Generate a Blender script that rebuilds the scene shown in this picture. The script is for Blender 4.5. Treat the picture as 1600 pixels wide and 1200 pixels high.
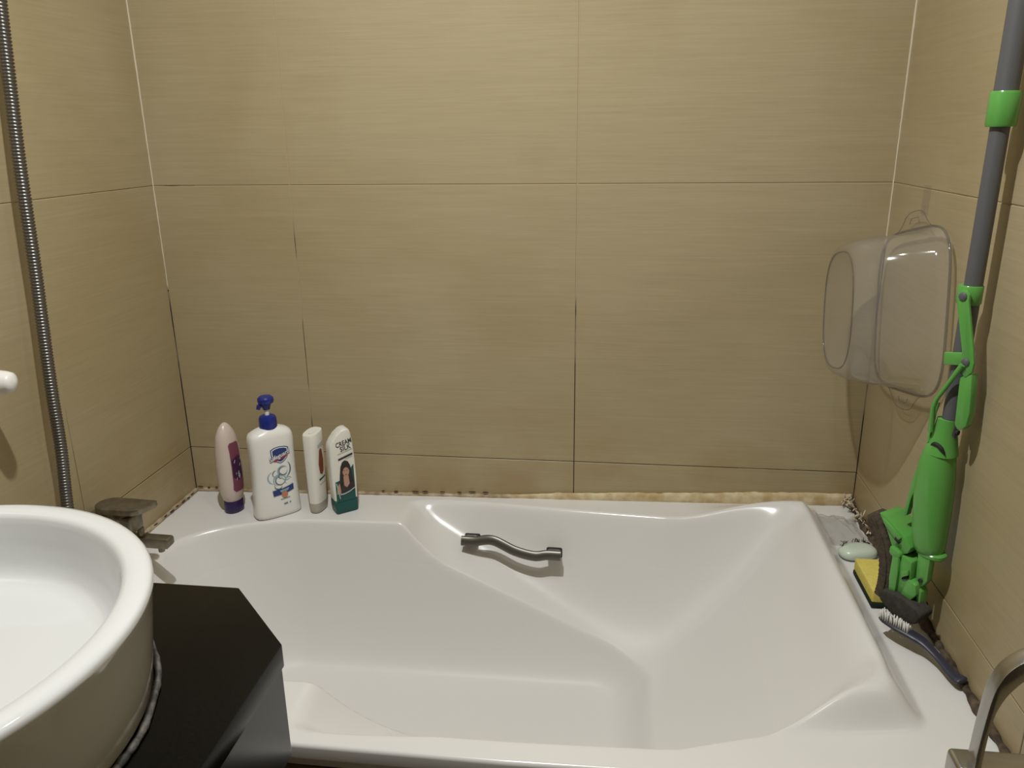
import bpy, bmesh, math, random
import numpy as np
from mathutils import Vector, Matrix

S = bpy.context.scene
COL = S.collection
for o in list(bpy.data.objects):
    bpy.data.objects.remove(o)

# ------------------------------------------------------------------ camera, world, light, exposure
cd = bpy.data.cameras.new('camera')
cam = bpy.data.objects.new('camera', cd)
COL.objects.link(cam)
fwd = Vector((-0.12478816, 0.94516063, -0.30182659))
rgt = Vector((0.99182287, 0.12703093, -0.01226902))
upv = Vector((-0.02674512, 0.30088955, 0.95328389))
M = Matrix((rgt, upv, -fwd)).transposed().to_4x4()
M.translation = Vector((0.67975889, -1.63852342, 0.84490305))
cam.matrix_world = M
cd.sensor_width = 36.0
cd.lens = 1244.186 / 1600 * 36.0
cd.clip_start = 0.02
S.camera = cam

w = bpy.data.worlds.new('world')
S.world = w
w.use_nodes = True
w.node_tree.nodes['Background'].inputs['Color'].default_value = (1.0, 0.93, 0.82, 1)
w.node_tree.nodes['Background'].inputs['Strength'].default_value = 0.05

def area_light(name, loc, size, power, color):
    ld = bpy.data.lights.new(name, 'AREA')
    ld.shape = 'DISK'
    ld.size = size
    ld.energy = power
    ld.color = color
    o = bpy.data.objects.new(name, ld)
    COL.objects.link(o)
    o.location = loc
    return o
area_light('ceiling_lamp', (0.39, -0.97, 1.84), 0.045, 23.0, (0.985, 1.0, 0.975))
area_light('ceiling_lamp', (0.66, -0.80, 1.84), 0.045, 2.4, (0.985, 1.0, 0.975))

S.view_settings.view_transform = 'Standard'
S.view_settings.look = 'None'
S.view_settings.exposure = 0.0
S.view_settings.gamma = 1.0
S.view_settings.use_curve_mapping = False

LX, RX = -0.305, 1.2008          # left and right tile faces; back tile face is y = 0
FLOOR_Z, CEIL_Z, FRONT_Y = -0.52, 1.88, -2.45
Z1, TS = 0.1443, 0.6             # lowest visible horizontal joint, tile size

# ------------------------------------------------------------------ helpers
def tag(o, label=None, cat=None, group=None, kind=None):
    if label: o['label'] = label
    if cat: o['category'] = cat
    if group: o['group'] = group
    if kind: o['kind'] = kind
    return o

def thing(name, loc, label, cat, group=None):
    o = bpy.data.objects.new(name, None)
    o.empty_display_size = 0.02
    COL.objects.link(o)
    o.location = loc
    return tag(o, label, cat, group)

def wloc(o):
    v = Vector((0, 0, 0))
    while o is not None:
        v += Vector(o.location)
        o = o.parent
    return v

def link(name, me, mat, parent=None, smooth=True):
    if mat is not None:
        me.materials.append(mat)
    if smooth:
        me.polygons.foreach_set('use_smooth', [True] * len(me.polygons))
    me.update()
    o = bpy.data.objects.new(name, me)
    COL.objects.link(o)
    if parent is not None:
        o.parent = parent
        off = wloc(parent)
        if off.length > 0:
            me.transform(Matrix.Translation(-off))
    return o

def from_bm(name, bm, mat, parent=None, smooth=True, sharp=35):
    bmesh.ops.recalc_face_normals(bm, faces=bm.faces[:])
    if smooth and sharp:
        for e in bm.edges:
            if len(e.link_faces) == 2 and e.calc_face_angle(0) > math.radians(sharp):
                e.smooth = False
    me = bpy.data.meshes.new(name)
    bm.to_mesh(me)
    bm.free()
    return link(name, me, mat, parent, smooth)

def add_box(bm, c, s, bevel=0.0, seg=2, rot=None):
    r = bmesh.ops.create_cube(bm, size=1.0)
    vs = r['verts']
    bmesh.ops.scale(bm, vec=Vector(s), verts=vs)
    if bevel > 0:
        es = list({e for v in vs for e in v.link_edges})
        g = bmesh.ops.bevel(bm, geom=es, offset=bevel, segments=seg, profile=0.5, affect='EDGES')
        vs = list({v for f in g['faces'] for v in f.verts} | {v for v in vs if v.is_valid})
    if rot is not None:
        bmesh.ops.rotate(bm, cent=Vector((0, 0, 0)), matrix=rot, verts=vs)
    bmesh.ops.translate(bm, vec=Vector(c), verts=vs)
    return vs

def add_prism(bm, poly, O, u, v, n, n0, n1, bevel=0.0, seg=2):
    """poly in (u, v), extruded along n from n0 to n1"""
    O, u, v, n = Vector(O), Vector(u), Vector(v), Vector(n)
    a = [bm.verts.new(O + u * p[0] + v * p[1] + n * n0) for p in poly]
    b = [bm.verts.new(O + u * p[0] + v * p[1] + n * n1) for p in poly]
    fs = [bm.faces.new(a[::-1]), bm.faces.new(b)]
    k = len(poly)
    for i in range(k):
        fs.append(bm.faces.new((a[i], a[(i + 1) % k], b[(i + 1) % k], b[i])))
    bmesh.ops.recalc_face_normals(bm, faces=fs)
    if bevel > 0:
        es = list({e for f in fs for e in f.edges})
        bmesh.ops.bevel(bm, geom=es, offset=bevel, segments=seg, profile=0.5, affect='EDGES', clamp_overlap=True)

def catmull(pts, n=8):
    P = [np.array(p, float) for p in pts]
    P = [2 * P[0] - P[1]] + P + [2 * P[-1] - P[-2]]
    out = []
    for i in range(1, len(P) - 2):
        for k in range(n):
            t = k / n
            out.append(0.5 * (2 * P[i] + (P[i + 1] - P[i - 1]) * t + (2 * P[i - 1] - 5 * P[i] + 4 * P[i + 1] - P[i + 2]) * t * t
                              + (3 * P[i] - P[i - 1] - 3 * P[i + 1] + P[i + 2]) * t ** 3))
    out.append(P[-2])
    return out

def add_tube(bm, pts, r, seg=12, caps=True, flat=1.0, side=None):
    """r: number or list; flat: squash of the second section axis; side: fixed first section axis"""
    pts = [Vector(p) for p in pts]
    k = len(pts)
    rr = r if hasattr(r, '__len__') else [r] * k
    rings = []
    pu = None
    for i in range(k):
        t = (pts[min(i + 1, k - 1)] - pts[max(i - 1, 0)]).normalized()
        if side is not None:
            u = (Vector(side) - t * t.dot(Vector(side))).normalized()
        elif pu is None:
            a = Vector((0, 0, 1)) if abs(t.z) < 0.9 else Vector((1, 0, 0))
            u = (a - t * t.dot(a)).normalized()
        else:
            u = (pu - t * t.dot(pu)).normalized()
        pu = u
        vv = t.cross(u)
        rings.append([bm.verts.new(pts[i] + u * (rr[i] * math.cos(2 * math.pi * j / seg)) + vv * (rr[i] * flat * math.sin(2 * math.pi * j / seg))) for j in range(seg)])
    for i in range(k - 1):
        for j in range(seg):
            bm.faces.new((rings[i][j], rings[i][(j + 1) % seg], rings[i + 1][(j + 1) % seg], rings[i + 1][j]))
    if caps:
        bm.faces.new(rings[0][::-1])
        bm.faces.new(rings[-1])

def add_loft(bm, secs, u, v, seg=32, caps=True):
    """secs: (centre, half width along u, half depth along v, exponent)"""
    u, v = Vector(u), Vector(v)
    rings = []
    for c, a, b, e in secs:
        ring = []
        for j in range(seg):
            t = 2 * math.pi * j / seg
            ct, st = math.cos(t), math.sin(t)
            ring.append(bm.verts.new(Vector(c) + u * (a * math.copysign(abs(ct) ** (2 / e), ct)) + v * (b * math.copysign(abs(st) ** (2 / e), st))))
        rings.append(ring)
    for i in range(len(rings) - 1):
        for j in range(seg):
            bm.faces.new((rings[i][j], rings[i][(j + 1) % seg], rings[i + 1][(j + 1) % seg], rings[i + 1][j]))
    if caps:
        bm.faces.new(rings[0][::-1])
        bm.faces.new(rings[-1])

def add_lathe(bm, prof, c, seg=64, closed=False, axis='z'):
    rings = []
    for r, z in prof:
        ring = []
        for j in range(seg):
            t = 2 * math.pi * j / seg
            if axis == 'z':
                p = Vector((c[0] + r * math.cos(t), c[1] + r * math.sin(t), c[2] + z))
            elif axis == 'x':
                p = Vector((c[0] + z, c[1] + r * math.cos(t), c[2] + r * math.sin(t)))
            else:
                p = Vector((c[0] + r * math.cos(t), c[1] + z, c[2] + r * math.sin(t)))
            ring.append(bm.verts.new(p))
        rings.append(ring)
    k = len(rings)
    for i in range(k if closed else k - 1):
        A, B = rings[i], rings[(i + 1) % k]
        for j in range(seg):
            bm.faces.new((A[j], A[(j + 1) % seg], B[(j + 1) % seg], B[j]))
    if not closed:
        if prof[0][0] > 1e-6: bm.faces.new(rings[0][::-1])
        if prof[-1][0] > 1e-6: bm.faces.new(rings[-1])
    bmesh.ops.remove_doubles(bm, verts=bm.verts[:], dist=1e-6)

# ------------------------------------------------------------------ materials
ZV = Vector((0, 0, 1))
def lin(c):
    return tuple(((x / 12.92) if x <= 0.04045 else ((x + 0.055) / 1.055) ** 2.4) for x in c)

def mat(name, color, rough=0.5, metal=0.0, spec=0.5, coat=0.0, noise=0.0, nscale=30.0, bump=0.0, bscale=200.0, col2=None, emit=None):
    m = bpy.data.materials.new(name)
    m.use_nodes = True
    nt = m.node_tree
    b = nt.nodes['Principled BSDF']
    b.inputs['Roughness'].default_value = rough
    b.inputs['Metallic'].default_value = metal
    b.inputs['Specular IOR Level'].default_value = spec
    b.inputs['Coat Weight'].default_value = coat
    b.inputs['Coat Roughness'].default_value = 0.08
    b.inputs['Base Color'].default_value = (*color, 1)
    tc = nt.nodes.new('ShaderNodeTexCoord')
    if noise > 0 or col2 is not None:
        nz = nt.nodes.new('ShaderNodeTexNoise')
        nz.inputs['Scale'].default_value = nscale
        nz.inputs['Detail'].default_value = 5
        nt.links.new(tc.outputs['Object'], nz.inputs['Vector'])
        cr = nt.nodes.new('ShaderNodeValToRGB')
        cr.color_ramp.elements[0].position = 0.35
        cr.color_ramp.elements[1].position = 0.68
        c2 = col2 if col2 is not None else tuple(x * (1 - noise) for x in color)
        cr.color_ramp.elements[0].color = (*c2, 1)
        cr.color_ramp.elements[1].color = (*color, 1)
        nt.links.new(nz.outputs['Fac'], cr.inputs['Fac'])
        nt.links.new(cr.outputs['Color'], b.inputs['Base Color'])
    if bump > 0:
        n2 = nt.nodes.new('ShaderNodeTexNoise')
        n2.inputs['Scale'].default_value = bscale
        n2.inputs['Detail'].default_value = 3
        nt.links.new(tc.outputs['Object'], n2.inputs['Vector'])
        bp = nt.nodes.new('ShaderNodeBump')
        bp.inputs['Strength'].default_value = bump
        bp.inputs['Distance'].default_value = 0.002
        nt.links.new(n2.outputs['Fac'], bp.inputs['Height'])
        nt.links.new(bp.outputs['Normal'], b.inputs['Normal'])
    return m

def tile_material():
    m = bpy.data.materials.new('beige_streaked_tile')
    m.use_nodes = True
    nt = m.node_tree
    L = nt.links.new
    b = nt.nodes['Principled BSDF']
    b.inputs['Roughness'].default_value = 0.38
    b.inputs['Specular IOR Level'].default_value = 0.35
    geo = nt.nodes.new('ShaderNodeNewGeometry')
    info = nt.nodes.new('ShaderNodeObjectInfo')
    def streak(sc, detail, off):
        mp = nt.nodes.new('ShaderNodeMapping')
        mp.inputs['Scale'].default_value = sc
        mp.inputs['Location'].default_value = off
        L(geo.outputs['Position'], mp.inputs['Vector'])
        wob = nt.nodes.new('ShaderNodeTexNoise')
        wob.inputs['Scale'].default_value = 1.0
        wob.inputs['Detail'].default_value = detail
        wob.inputs['Distortion'].default_value = 0.6
        L(mp.outputs['Vector'], wob.inputs['Vector'])
        return wob.outputs['Fac']
    a = streak((7, 7, 260), 6, (3, 1, 7))
    c = streak((2.2, 2.2, 46), 4, (9, 4, 2))
    d = streak((1.7, 1.7, 2.2), 4, (1, 8, 3))
    def ramp(fac, p0, c0, p1, c1):
        r = nt.nodes.new('ShaderNodeValToRGB')
        r.color_ramp.elements[0].position = p0
        r.color_ramp.elements[1].position = p1
        r.color_ramp.elements[0].color = (*c0, 1)
        r.color_ramp.elements[1].color = (*c1, 1)
        L(fac, r.inputs['Fac'])
        return r.outputs['Color']
    def mix(mode, f, A, B):
        n = nt.nodes.new('ShaderNodeMix')
        n.data_type = 'RGBA'
        n.blend_type = mode
        if isinstance(f, float): n.inputs[0].default_value = f
        else: L(f, n.inputs[0])
        for s, x in ((6, A), (7, B)):
            if isinstance(x, tuple): n.inputs[s].default_value = (*x, 1)
            else: L(x, n.inputs[s])
        return n.outputs[2]
    base = ramp(a, 0.30, (0.386, 0.319, 0.196), 0.72, (0.426, 0.353, 0.222))
    base = mix('MULTIPLY', 0.8, base, ramp(c, 0.3, (0.965, 0.962, 0.955), 0.7, (1.015, 1.015, 1.01)))
    base = mix('MULTIPLY', 1.0, base, ramp(d, 0.34, (0.90, 0.875, 0.80), 0.60, (1.01, 1.01, 1.01)))
    # damp yellow-brown stains low on the wall, just above the tub
    st = nt.nodes.new('ShaderNodeTexNoise')
    st.inputs['Scale'].default_value = 7.0
    st.inputs['Detail'].default_value = 6
    L(geo.outputs['Position'], st.inputs['Vector'])
    sep = nt.nodes.new('ShaderNodeSeparateXYZ')
    L(geo.outputs['Position'], sep.inputs['Vector'])
    mr = nt.nodes.new('ShaderNodeMapRange')
    mr.inputs['From Min'].default_value = 0.05
    mr.inputs['From Max'].default_value = 0.30
    mr.inputs['To Min'].default_value = 0.55
    mr.inputs['To Max'].default_value = 0.0
    L(sep.outputs['Z'], mr.inputs['Value'])
    mul = nt.nodes.new('ShaderNodeMath')
    mul.operation = 'MULTIPLY'
    L(mr.outputs['Result'], mul.inputs[0])
    sr = ramp(st.outputs['Fac'], 0.42, (0, 0, 0), 0.66, (1, 1, 1))
    L(sr, mul.inputs[1])
    base = mix('MIX', mul.outputs[0], base, (0.30, 0.20, 0.075))
    L(base, b.inputs['Base Color'])
    bp = nt.nodes.new('ShaderNodeBump')
    bp.inputs['Strength'].default_value = 0.10
    bp.inputs['Distance'].default_value = 0.0015
    L(a, bp.inputs['Height'])
    L(bp.outputs['Normal'], b.inputs['Normal'])
    return m

def grout_material():
    m = bpy.data.materials.new('mouldy_grout')
    m.use_nodes = True
    nt = m.node_tree
    L = nt.links.new
    b = nt.nodes['Principled BSDF']
    b.inputs['Roughness'].default_value = 0.9
    geo = nt.nodes.new('ShaderNodeNewGeometry')
    nz = nt.nodes.new('ShaderNodeTexNoise')
    nz.inputs['Scale'].default_value = 5.5
    nz.inputs['Detail'].default_value = 4
    L(geo.outputs['Position'], nz.inputs['Vector'])
    sep = nt.nodes.new('ShaderNodeSeparateXYZ')
    L(geo.outputs['Position'], sep.inputs['Vector'])
    mr = nt.nodes.new('ShaderNodeMapRange')
    mr.inputs['From Min'].default_value = 0.1
    mr.inputs['From Max'].default_value = 0.95
    mr.inputs['To Min'].default_value = 0.17
    mr.inputs['To Max'].default_value = -0.20
    L(sep.outputs['Z'], mr.inputs['Value'])
    ad = nt.nodes.new('ShaderNodeMath')
    L(nz.outputs['Fac'], ad.inputs[0])
    L(mr.outputs['Result'], ad.inputs[1])
    r = nt.nodes.new('ShaderNodeValToRGB')
    r.color_ramp.elements[0].position = 0.47
    r.color_ramp.elements[0].color = (0.43, 0.355, 0.215, 1)
    r.color_ramp.elements[1].position = 0.60
    r.color_ramp.elements[1].color = (0.035, 0.025, 0.015, 1)
    L(ad.outputs[0], r.inputs['Fac'])
    L(r.outputs['Color'], b.inputs['Base Color'])
    return m

def clear_plastic(name, tint, haze=0.05, rough=0.06, hazecol=(0.8, 0.78, 0.74), ior=1.27):
    m = bpy.data.materials.new(name)
    m.use_nodes = True
    nt = m.node_tree
    L = nt.links.new
    nt.nodes.remove(nt.nodes['Principled BSDF'])
    out = nt.nodes['Material Output']
    tr = nt.nodes.new('ShaderNodeBsdfTransparent')
    tr.inputs['Color'].default_value = (*tint, 1)
    gl = nt.nodes.new('ShaderNodeBsdfGlossy')
    gl.inputs['Roughness'].default_value = rough
    df = nt.nodes.new('ShaderNodeBsdfDiffuse')
    df.inputs['Color'].default_value = (*hazecol, 1)
    # thin sheet: gloss grows towards grazing angles, alike on both faces
    face = nt.nodes.new('ShaderNodeLayerWeight')
    face.inputs['Blend'].default_value = 0.5
    pw = nt.nodes.new('ShaderNodeMath')
    pw.operation = 'POWER'
    pw.inputs[1].default_value = 3.0
    L(face.outputs['Facing'], pw.inputs[0])
    lw = nt.nodes.new('ShaderNodeMapRange')
    lw.inputs['To Min'].default_value = ((ior - 1) / (ior + 1)) ** 2 * 1.5
    lw.inputs['To Max'].default_value = min(0.6, 2.2 * (ior - 1))
    L(pw.outputs[0], lw.inputs['Value'])
    m1 = nt.nodes.new('ShaderNodeMixShader')
    m1.inputs[0].default_value = haze
    L(tr.outputs[0], m1.inputs[1]); L(df.outputs[0], m1.inputs[2])
    m2 = nt.nodes.new('ShaderNodeMixShader')
    L(lw.outputs[0], m2.inputs[0])
    L(m1.outputs[0], m2.inputs[1]); L(gl.outputs[0], m2.inputs[2])
    L(m2.outputs[0], out.inputs['Surface'])
    return m

MT = {}
MT['tile'] = tile_material()
MT['grout'] = grout_material()
MT['plaster'] = mat('white_plaster', (0.34, 0.33, 0.315), 0.8)
MT['door_paint'] = mat('dark_wood', (0.07, 0.046, 0.03), 0.6)
MT['floor'] = mat('floor_tile', (0.22, 0.185, 0.135), 0.5, noise=0.15, nscale=9)
MT['tub'] = mat('tub_acrylic', (0.70, 0.685, 0.665), 0.24, spec=0.5, coat=0.0)
def tub_wear(m):
    # the inside is dulled by soap film, the rim is still glossy
    nt = m.node_tree
    geo = nt.nodes.new('ShaderNodeNewGeometry')
    sep = nt.nodes.new('ShaderNodeSeparateXYZ')
    mr = nt.nodes.new('ShaderNodeMapRange')
    mr.interpolation_type = 'SMOOTHSTEP'
    mr.inputs['From Min'].default_value = -0.20
    mr.inputs['From Max'].default_value = 0.03
    mr.inputs['To Min'].default_value = 0.52
    mr.inputs['To Max'].default_value = 0.20
    nt.links.new(geo.outputs['Position'], sep.inputs['Vector'])
    nt.links.new(sep.outputs['Z'], mr.inputs['Value'])
    nt.links.new(mr.outputs['Result'], nt.nodes['Principled BSDF'].inputs['Roughness'])
tub_wear(MT['tub'])
MT['ceramic'] = mat('white_ceramic', (0.65, 0.655, 0.655), 0.07, spec=0.5, coat=0.5)
MT['granite'] = mat('black_granite', (0.005, 0.0046, 0.004), 0.24, spec=0.14, noise=0.4, nscale=300)
MT['apron'] = mat('brown_apron_tile', (0.16, 0.12, 0.075), 0.5, noise=0.25, nscale=25)
MT['nickel'] = mat('dull_brown_nickel', (0.30, 0.26, 0.20), 0.38, metal=0.85, noise=0.35, nscale=60)
MT['chrome'] = mat('brushed_chrome', (0.46, 0.445, 0.42), 0.26, metal=1.0)
MT['steel'] = mat('grab_steel', (0.15, 0.142, 0.125), 0.36, metal=0.8)
MT['hose'] = mat('hose_steel', (0.17, 0.16, 0.15), 0.34, metal=0.9)
MT['gasket'] = mat('black_rubber_gap_shade', (0.012, 0.011, 0.009), 0.7)  # rubber gaskets, and the painted shade in the mop's slots and gaps
MT['green'] = mat('green_plastic', (0.115, 0.36, 0.075), 0.2, spec=0.5)
MT['green_shaded'] = mat('shaded_green_plastic', (0.045, 0.19, 0.025), 0.35)  # shaded copy of the green, for the hook behind the grip
MT['grey_pole'] = mat('grey_painted_pole', (0.105, 0.105, 0.112), 0.45)
MT['pad_brown'] = mat('brown_microfibre', (0.105, 0.082, 0.060), 0.95, spec=0.1, noise=0.35, nscale=120, bump=0.6, bscale=420)
MT['pad_dark'] = mat('charcoal_microfibre', (0.062, 0.058, 0.049), 0.95, spec=0.1, noise=0.3, nscale=120, bump=0.5, bscale=420)
MT['dark_blue'] = mat('slate_blue_plastic', (0.032, 0.032, 0.052), 0.4)
MT['bristle'] = mat('white_bristle', (0.72, 0.70, 0.66), 0.6)
MT['yellow'] = mat('yellow_foam', (0.70, 0.595, 0.15), 0.95, spec=0.1, noise=0.12, nscale=180, bump=0.5, bscale=500)
MT['scrub'] = mat('dark_scouring_pad', (0.02, 0.03, 0.02), 0.95, spec=0.1)
MT['soap'] = mat('pale_green_soap', (0.56, 0.64, 0.54), 0.35, coat=0.2)
MT['hair'] = mat('dark_hair', (0.03, 0.025, 0.02), 0.7)
MT['white_pl'] = mat('white_plastic', (0.80, 0.785, 0.75), 0.28)
MT['cream_pl'] = mat('cream_white_plastic', (0.76, 0.745, 0.68), 0.3)
MT['pink_pl'] = mat('pale_pink_lotion', (0.62, 0.52, 0.46), 0.28)
MT['blue_pl'] = mat('royal_blue_plastic', (0.012, 0.022, 0.20), 0.3)
MT['purple_pl'] = mat('dark_purple_plastic', (0.024, 0.010, 0.075), 0.35)
MT['base_pl'] = mat('greyish_clear_base', (0.42, 0.39, 0.33), 0.3)
def ink(name, c): 
    MT[name] = mat('print_' + name, c, 0.4)
ink('navy', (0.012, 0.035, 0.17)); ink('red', (0.42, 0.025, 0.03)); ink('pwhite', (0.82, 0.81, 0.79))
ink('ink', (0.02, 0.02, 0.022)); ink('sky', (0.30, 0.42, 0.48)); ink('slate', (0.09, 0.15, 0.20)); ink('orange', (0.50, 0.20, 0.10))
ink('teal', (0.003, 0.075, 0.065)); ink('skin', (0.47, 0.27, 0.19)); ink('lip', (0.35, 0.06, 0.06)); ink('hairp', (0.022, 0.012, 0.01))
ink('maroon', (0.20, 0.055, 0.09)); ink('plum', (0.055, 0.014, 0.06)); ink('rust', (0.20, 0.05, 0.025)); ink('silver', (0.45, 0.5, 0.5))
MT['clear'] = clear_plastic('clear_plastic', (0.93, 0.92, 0.905), 0.155, 0.10, (0.64, 0.60, 0.555))
MT['faint'] = clear_plastic('faint_clear_plastic', (0.975, 0.97, 0.965), 0.03, 0.1, (0.7, 0.66, 0.6), 1.12)
MT['wrap'] = clear_plastic('clear_wrap', (0.90, 0.90, 0.89), 0.32, 0.30, (0.50, 0.48, 0.45), 1.06)
MT['rimclear'] = clear_plastic('clear_plastic_edge', (0.66, 0.64, 0.60), 0.06, 0.07)
MT['caulk'] = mat('old_yellow_caulk', (0.66, 0.56, 0.37), 0.7, nscale=40, col2=(0.46, 0.33, 0.16), noise=0.3, bump=0.3, bscale=120)
MT['caulk_white'] = mat('off_white_caulk', (0.52, 0.44, 0.32), 0.7, nscale=45, col2=(0.27, 0.19, 0.10), noise=0.3, bump=0.6, bscale=120)
MT['joint_white'] = mat('pale_joint', (0.62, 0.55, 0.40), 0.7)
MT['shred'] = mat('pale_caulk_shreds', (0.68, 0.60, 0.44), 0.7)
MT['mould'] = mat('black_mould', (0.035, 0.02, 0.012), 0.9)
MT['grime'] = mat('brown_grime', (0.13, 0.09, 0.055), 0.9, nscale=60, col2=(0.03, 0.02, 0.012), noise=0.3, bump=0.8, bscale=150)
MT['ring'] = mat('grey_dirty_caulk', (0.14, 0.13, 0.12), 0.7, nscale=80, col2=(0.03, 0.028, 0.026), noise=0.3, bump=0.8, bscale=200)

# ------------------------------------------------------------------ room shell with single tiles
def wall(name, boxc, boxs, material=None):
    bm = bmesh.new()
    add_box(bm, boxc, boxs)
    o = from_bm(name, bm, material or MT['grout'], smooth=False)
    return tag(o, kind='structure')

GAP, PROUD = 0.0009, 0.0012
def tiles(parent, axis, face, inward, hedges, zedges):
    """axis: direction along the wall ('x' or 'y'); face: coordinate of the tile face; inward: +1/-1"""
    cache = {}
    for i in range(len(hedges) - 1):
        for k in range(len(zedges) - 1):
            h0, h1 = hedges[i] + GAP, hedges[i + 1] - GAP
            z0, z1 = zedges[k] + GAP, zedges[k + 1] - GAP
            wd, hg = h1 - h0, z1 - z0
            key = (round(wd, 4), round(hg, 4))
            if key not in cache:
                bm = bmesh.new()
                t = 0.008
                b = 0.0007
                s = (wd, t, hg) if axis == 'x' else (t, wd, hg)
                add_box(bm, (0, 0, 0), s, b, 1)
                me = bpy.data.meshes.new('tile')
                bmesh.ops.recalc_face_normals(bm, faces=bm.faces[:])
                bm.to_mesh(me); bm.free()
                me.materials.append(MT['tile'])
                cache[key] = me
            o = bpy.data.objects.new('tile', cache[key])
            COL.objects.link(o)
            o.parent = parent
            c = face - inward * 0.004
            hc, zc = (h0 + h1) / 2, (z0 + z1) / 2
            o.location = (hc, c, zc) if axis == 'x' else (c, hc, zc)

ZE = [Z1 - TS - 0.06, Z1, Z1 + TS, Z1 + 2 * TS, CEIL_Z]
T = 0.10
wb = wall('wall_back', ((LX + RX) / 2, PROUD + T / 2, (FLOOR_Z + CEIL_Z) / 2), (RX - LX + 2 * T, T, CEIL_Z - FLOOR_Z))
tiles(wb, 'x', 0.0, -1, [LX, 0.0, 0.6, RX], ZE)
wl = wall('wall_left', (LX - PROUD - T / 2, FRONT_Y / 2, (FLOOR_Z + CEIL_Z) / 2), (T, -FRONT_Y, CEIL_Z - FLOOR_Z))
tiles(wl, 'y', LX, 1, [-2.187, -1.587, -0.987, -0.387, -0.0004], ZE)
wr = wall('wall_right', (RX + PROUD + T / 2, FRONT_Y / 2, (FLOOR_Z + CEIL_Z) / 2), (T, -FRONT_Y, CEIL_Z - FLOOR_Z))
tiles(wr, 'y', RX, -1, [-1.95, -1.35, -0.75, -0.0004], ZE)
wall('wall_front', ((LX + RX) / 2, FRONT_Y - T / 2, (FLOOR_Z + CEIL_Z) / 2), (RX - LX + 2 * T, T, CEIL_Z - FLOOR_Z), MT['door_paint'])
wall('floor', ((LX + RX) / 2, FRONT_Y / 2, FLOOR_Z - 0.05), (RX - LX + 2 * T, -FRONT_Y + 2 * T, 0.1), MT['floor'])
wall('ceiling', ((LX + RX) / 2, FRONT_Y / 2, CEIL_Z + 0.05), (RX - LX + 2 * T, -FRONT_Y + 2 * T, 0.1), MT['plaster'])

# ------------------------------------------------------------------ bathtub (height field, built in one smooth shell)
def smax(a, b, k):
    h = np.maximum(k - np.abs(a - b), 0) / k
    return np.maximum(a, b) + h * h * k * 0.25
def smin(a, b, k):
    return -smax(-a, -b, k)
def sstep(a, b, x):
    t = np.clip((x - a) / (b - a), 0, 1)
    return t * t * (3 - 2 * t)
def deck_z(x):
    return 0.033 + 0.0245 * (x - LX)
def y_front(x):
    return np.interp(x, [-0.305, 0.0, 0.27, 0.55, 0.75, 0.95, 1.10, 1.2], [-0.770, -0.781, -0.792, -0.799, -0.799, -0.786, -0.765, -0.742])
def tub_h(x, y):
    x = np.asarray(x, float); y = np.asarray(y, float)
    dk = deck_z(x)
    yb = -y
    yf = y - y_front(x)
    # upper shell
    yb0 = np.interp(x, [0.25, 0.40, 0.60, 0.80, 1.05], [0.02, 0.035, 0.062, 0.085, 0.085])
    yf0 = np.interp(x, [0.25, 0.45, 0.78, 0.90, 1.00, 1.10], [0.02, 0.04, 0.045, 0.074, 0.122, 0.165])
    back = dk + (yb0 - yb) * 3.0
    front = dk + (yf0 - yf) * 3.0
    v = np.minimum(yb, yf)
    ledge = -0.034 - 0.385 * (x - 0.303) + 0.35 * (0.17 - v)
    recl = 0.045 - 1.16 * (x - 0.24)
    t = (x - 0.775) / 0.275
    rest = -0.198 + 0.282 * (0.62 * t + 0.38 * t * np.abs(t))
    U = smax(smax(back, front, 0.02), rest, 0.18)
    U = smax(U, smax(ledge, recl, 0.035), 0.095)
    # lower well
    cx, cy, hx, hy, r = 0.3425, -0.40, 0.3925, 0.20, 0.085
    qx, qy = np.abs(x - cx) - (hx - r), np.abs(y - cy) - (hy - r)
    ox, oy = np.maximum(qx, 0), np.maximum(qy, 0)
    ln = np.sqrt(ox * ox + oy * oy) + 1e-9
    d = ln + np.minimum(np.maximum(qx, qy), 0) - r
    nx = np.where(ln > 1e-6, ox / ln, (qx > qy) * 1.0)
    ny2 = 1 - nx * nx
    slope = ny2 * 5.2 + nx * nx * np.where(x > cx, 2.0, 1.75)
    fl = -0.268 + 0.006 * (x - 0.3)
    W = smax(fl + 0 * x, fl + slope * d, np.maximum(0.1, slope * 0.035))
    Sf = smin(U, W, 0.012)
    foot = smin(1.122 - x, yf - 0.064, 0.03)
    hump = 0.043 * sstep(0.82, 1.05, x) * sstep(0, 0.050, foot) * sstep(0.005, 0.085, yb)
    return smin(dk + hump, Sf, 0.016 + 0.030 * sstep(0.85, 1.03, x))

NX, NY = 440, 300
xs = np.linspace(LX + 0.0012, RX - 0.0045, NX)
tt = np.linspace(0, 1, NY)
YB = -0.0015
rows = []
for k in range(NY):
    yy = YB + tt[k] * (y_front(xs) + 0.006 - YB)
    rows.append(np.stack([xs, yy, tub_h(xs, yy)], 1))
zf = rows[-1][:, 2].copy()
for ang in (22, 45, 68, 90):        # rounded outer lip
    a = math.radians(ang)
    yy = y_front(xs) + 0.006 - 0.006 * math.sin(a)
    rows.append(np.stack([xs, yy, zf - 0.006 * (1 - math.cos(a))], 1))
yb_ = y_front(xs)
rows.append(np.stack([xs, yb_ + 0.0005, zf - 0.022], 1))
rows.append(np.stack([xs, yb_ + 0.001, zf - 0.034], 1))
rows.append(np.stack([xs, yb_ + 0.004, zf - 0.037], 1))
rows.append(np.stack([xs, yb_ + 0.030, zf - 0.037], 1))
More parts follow.
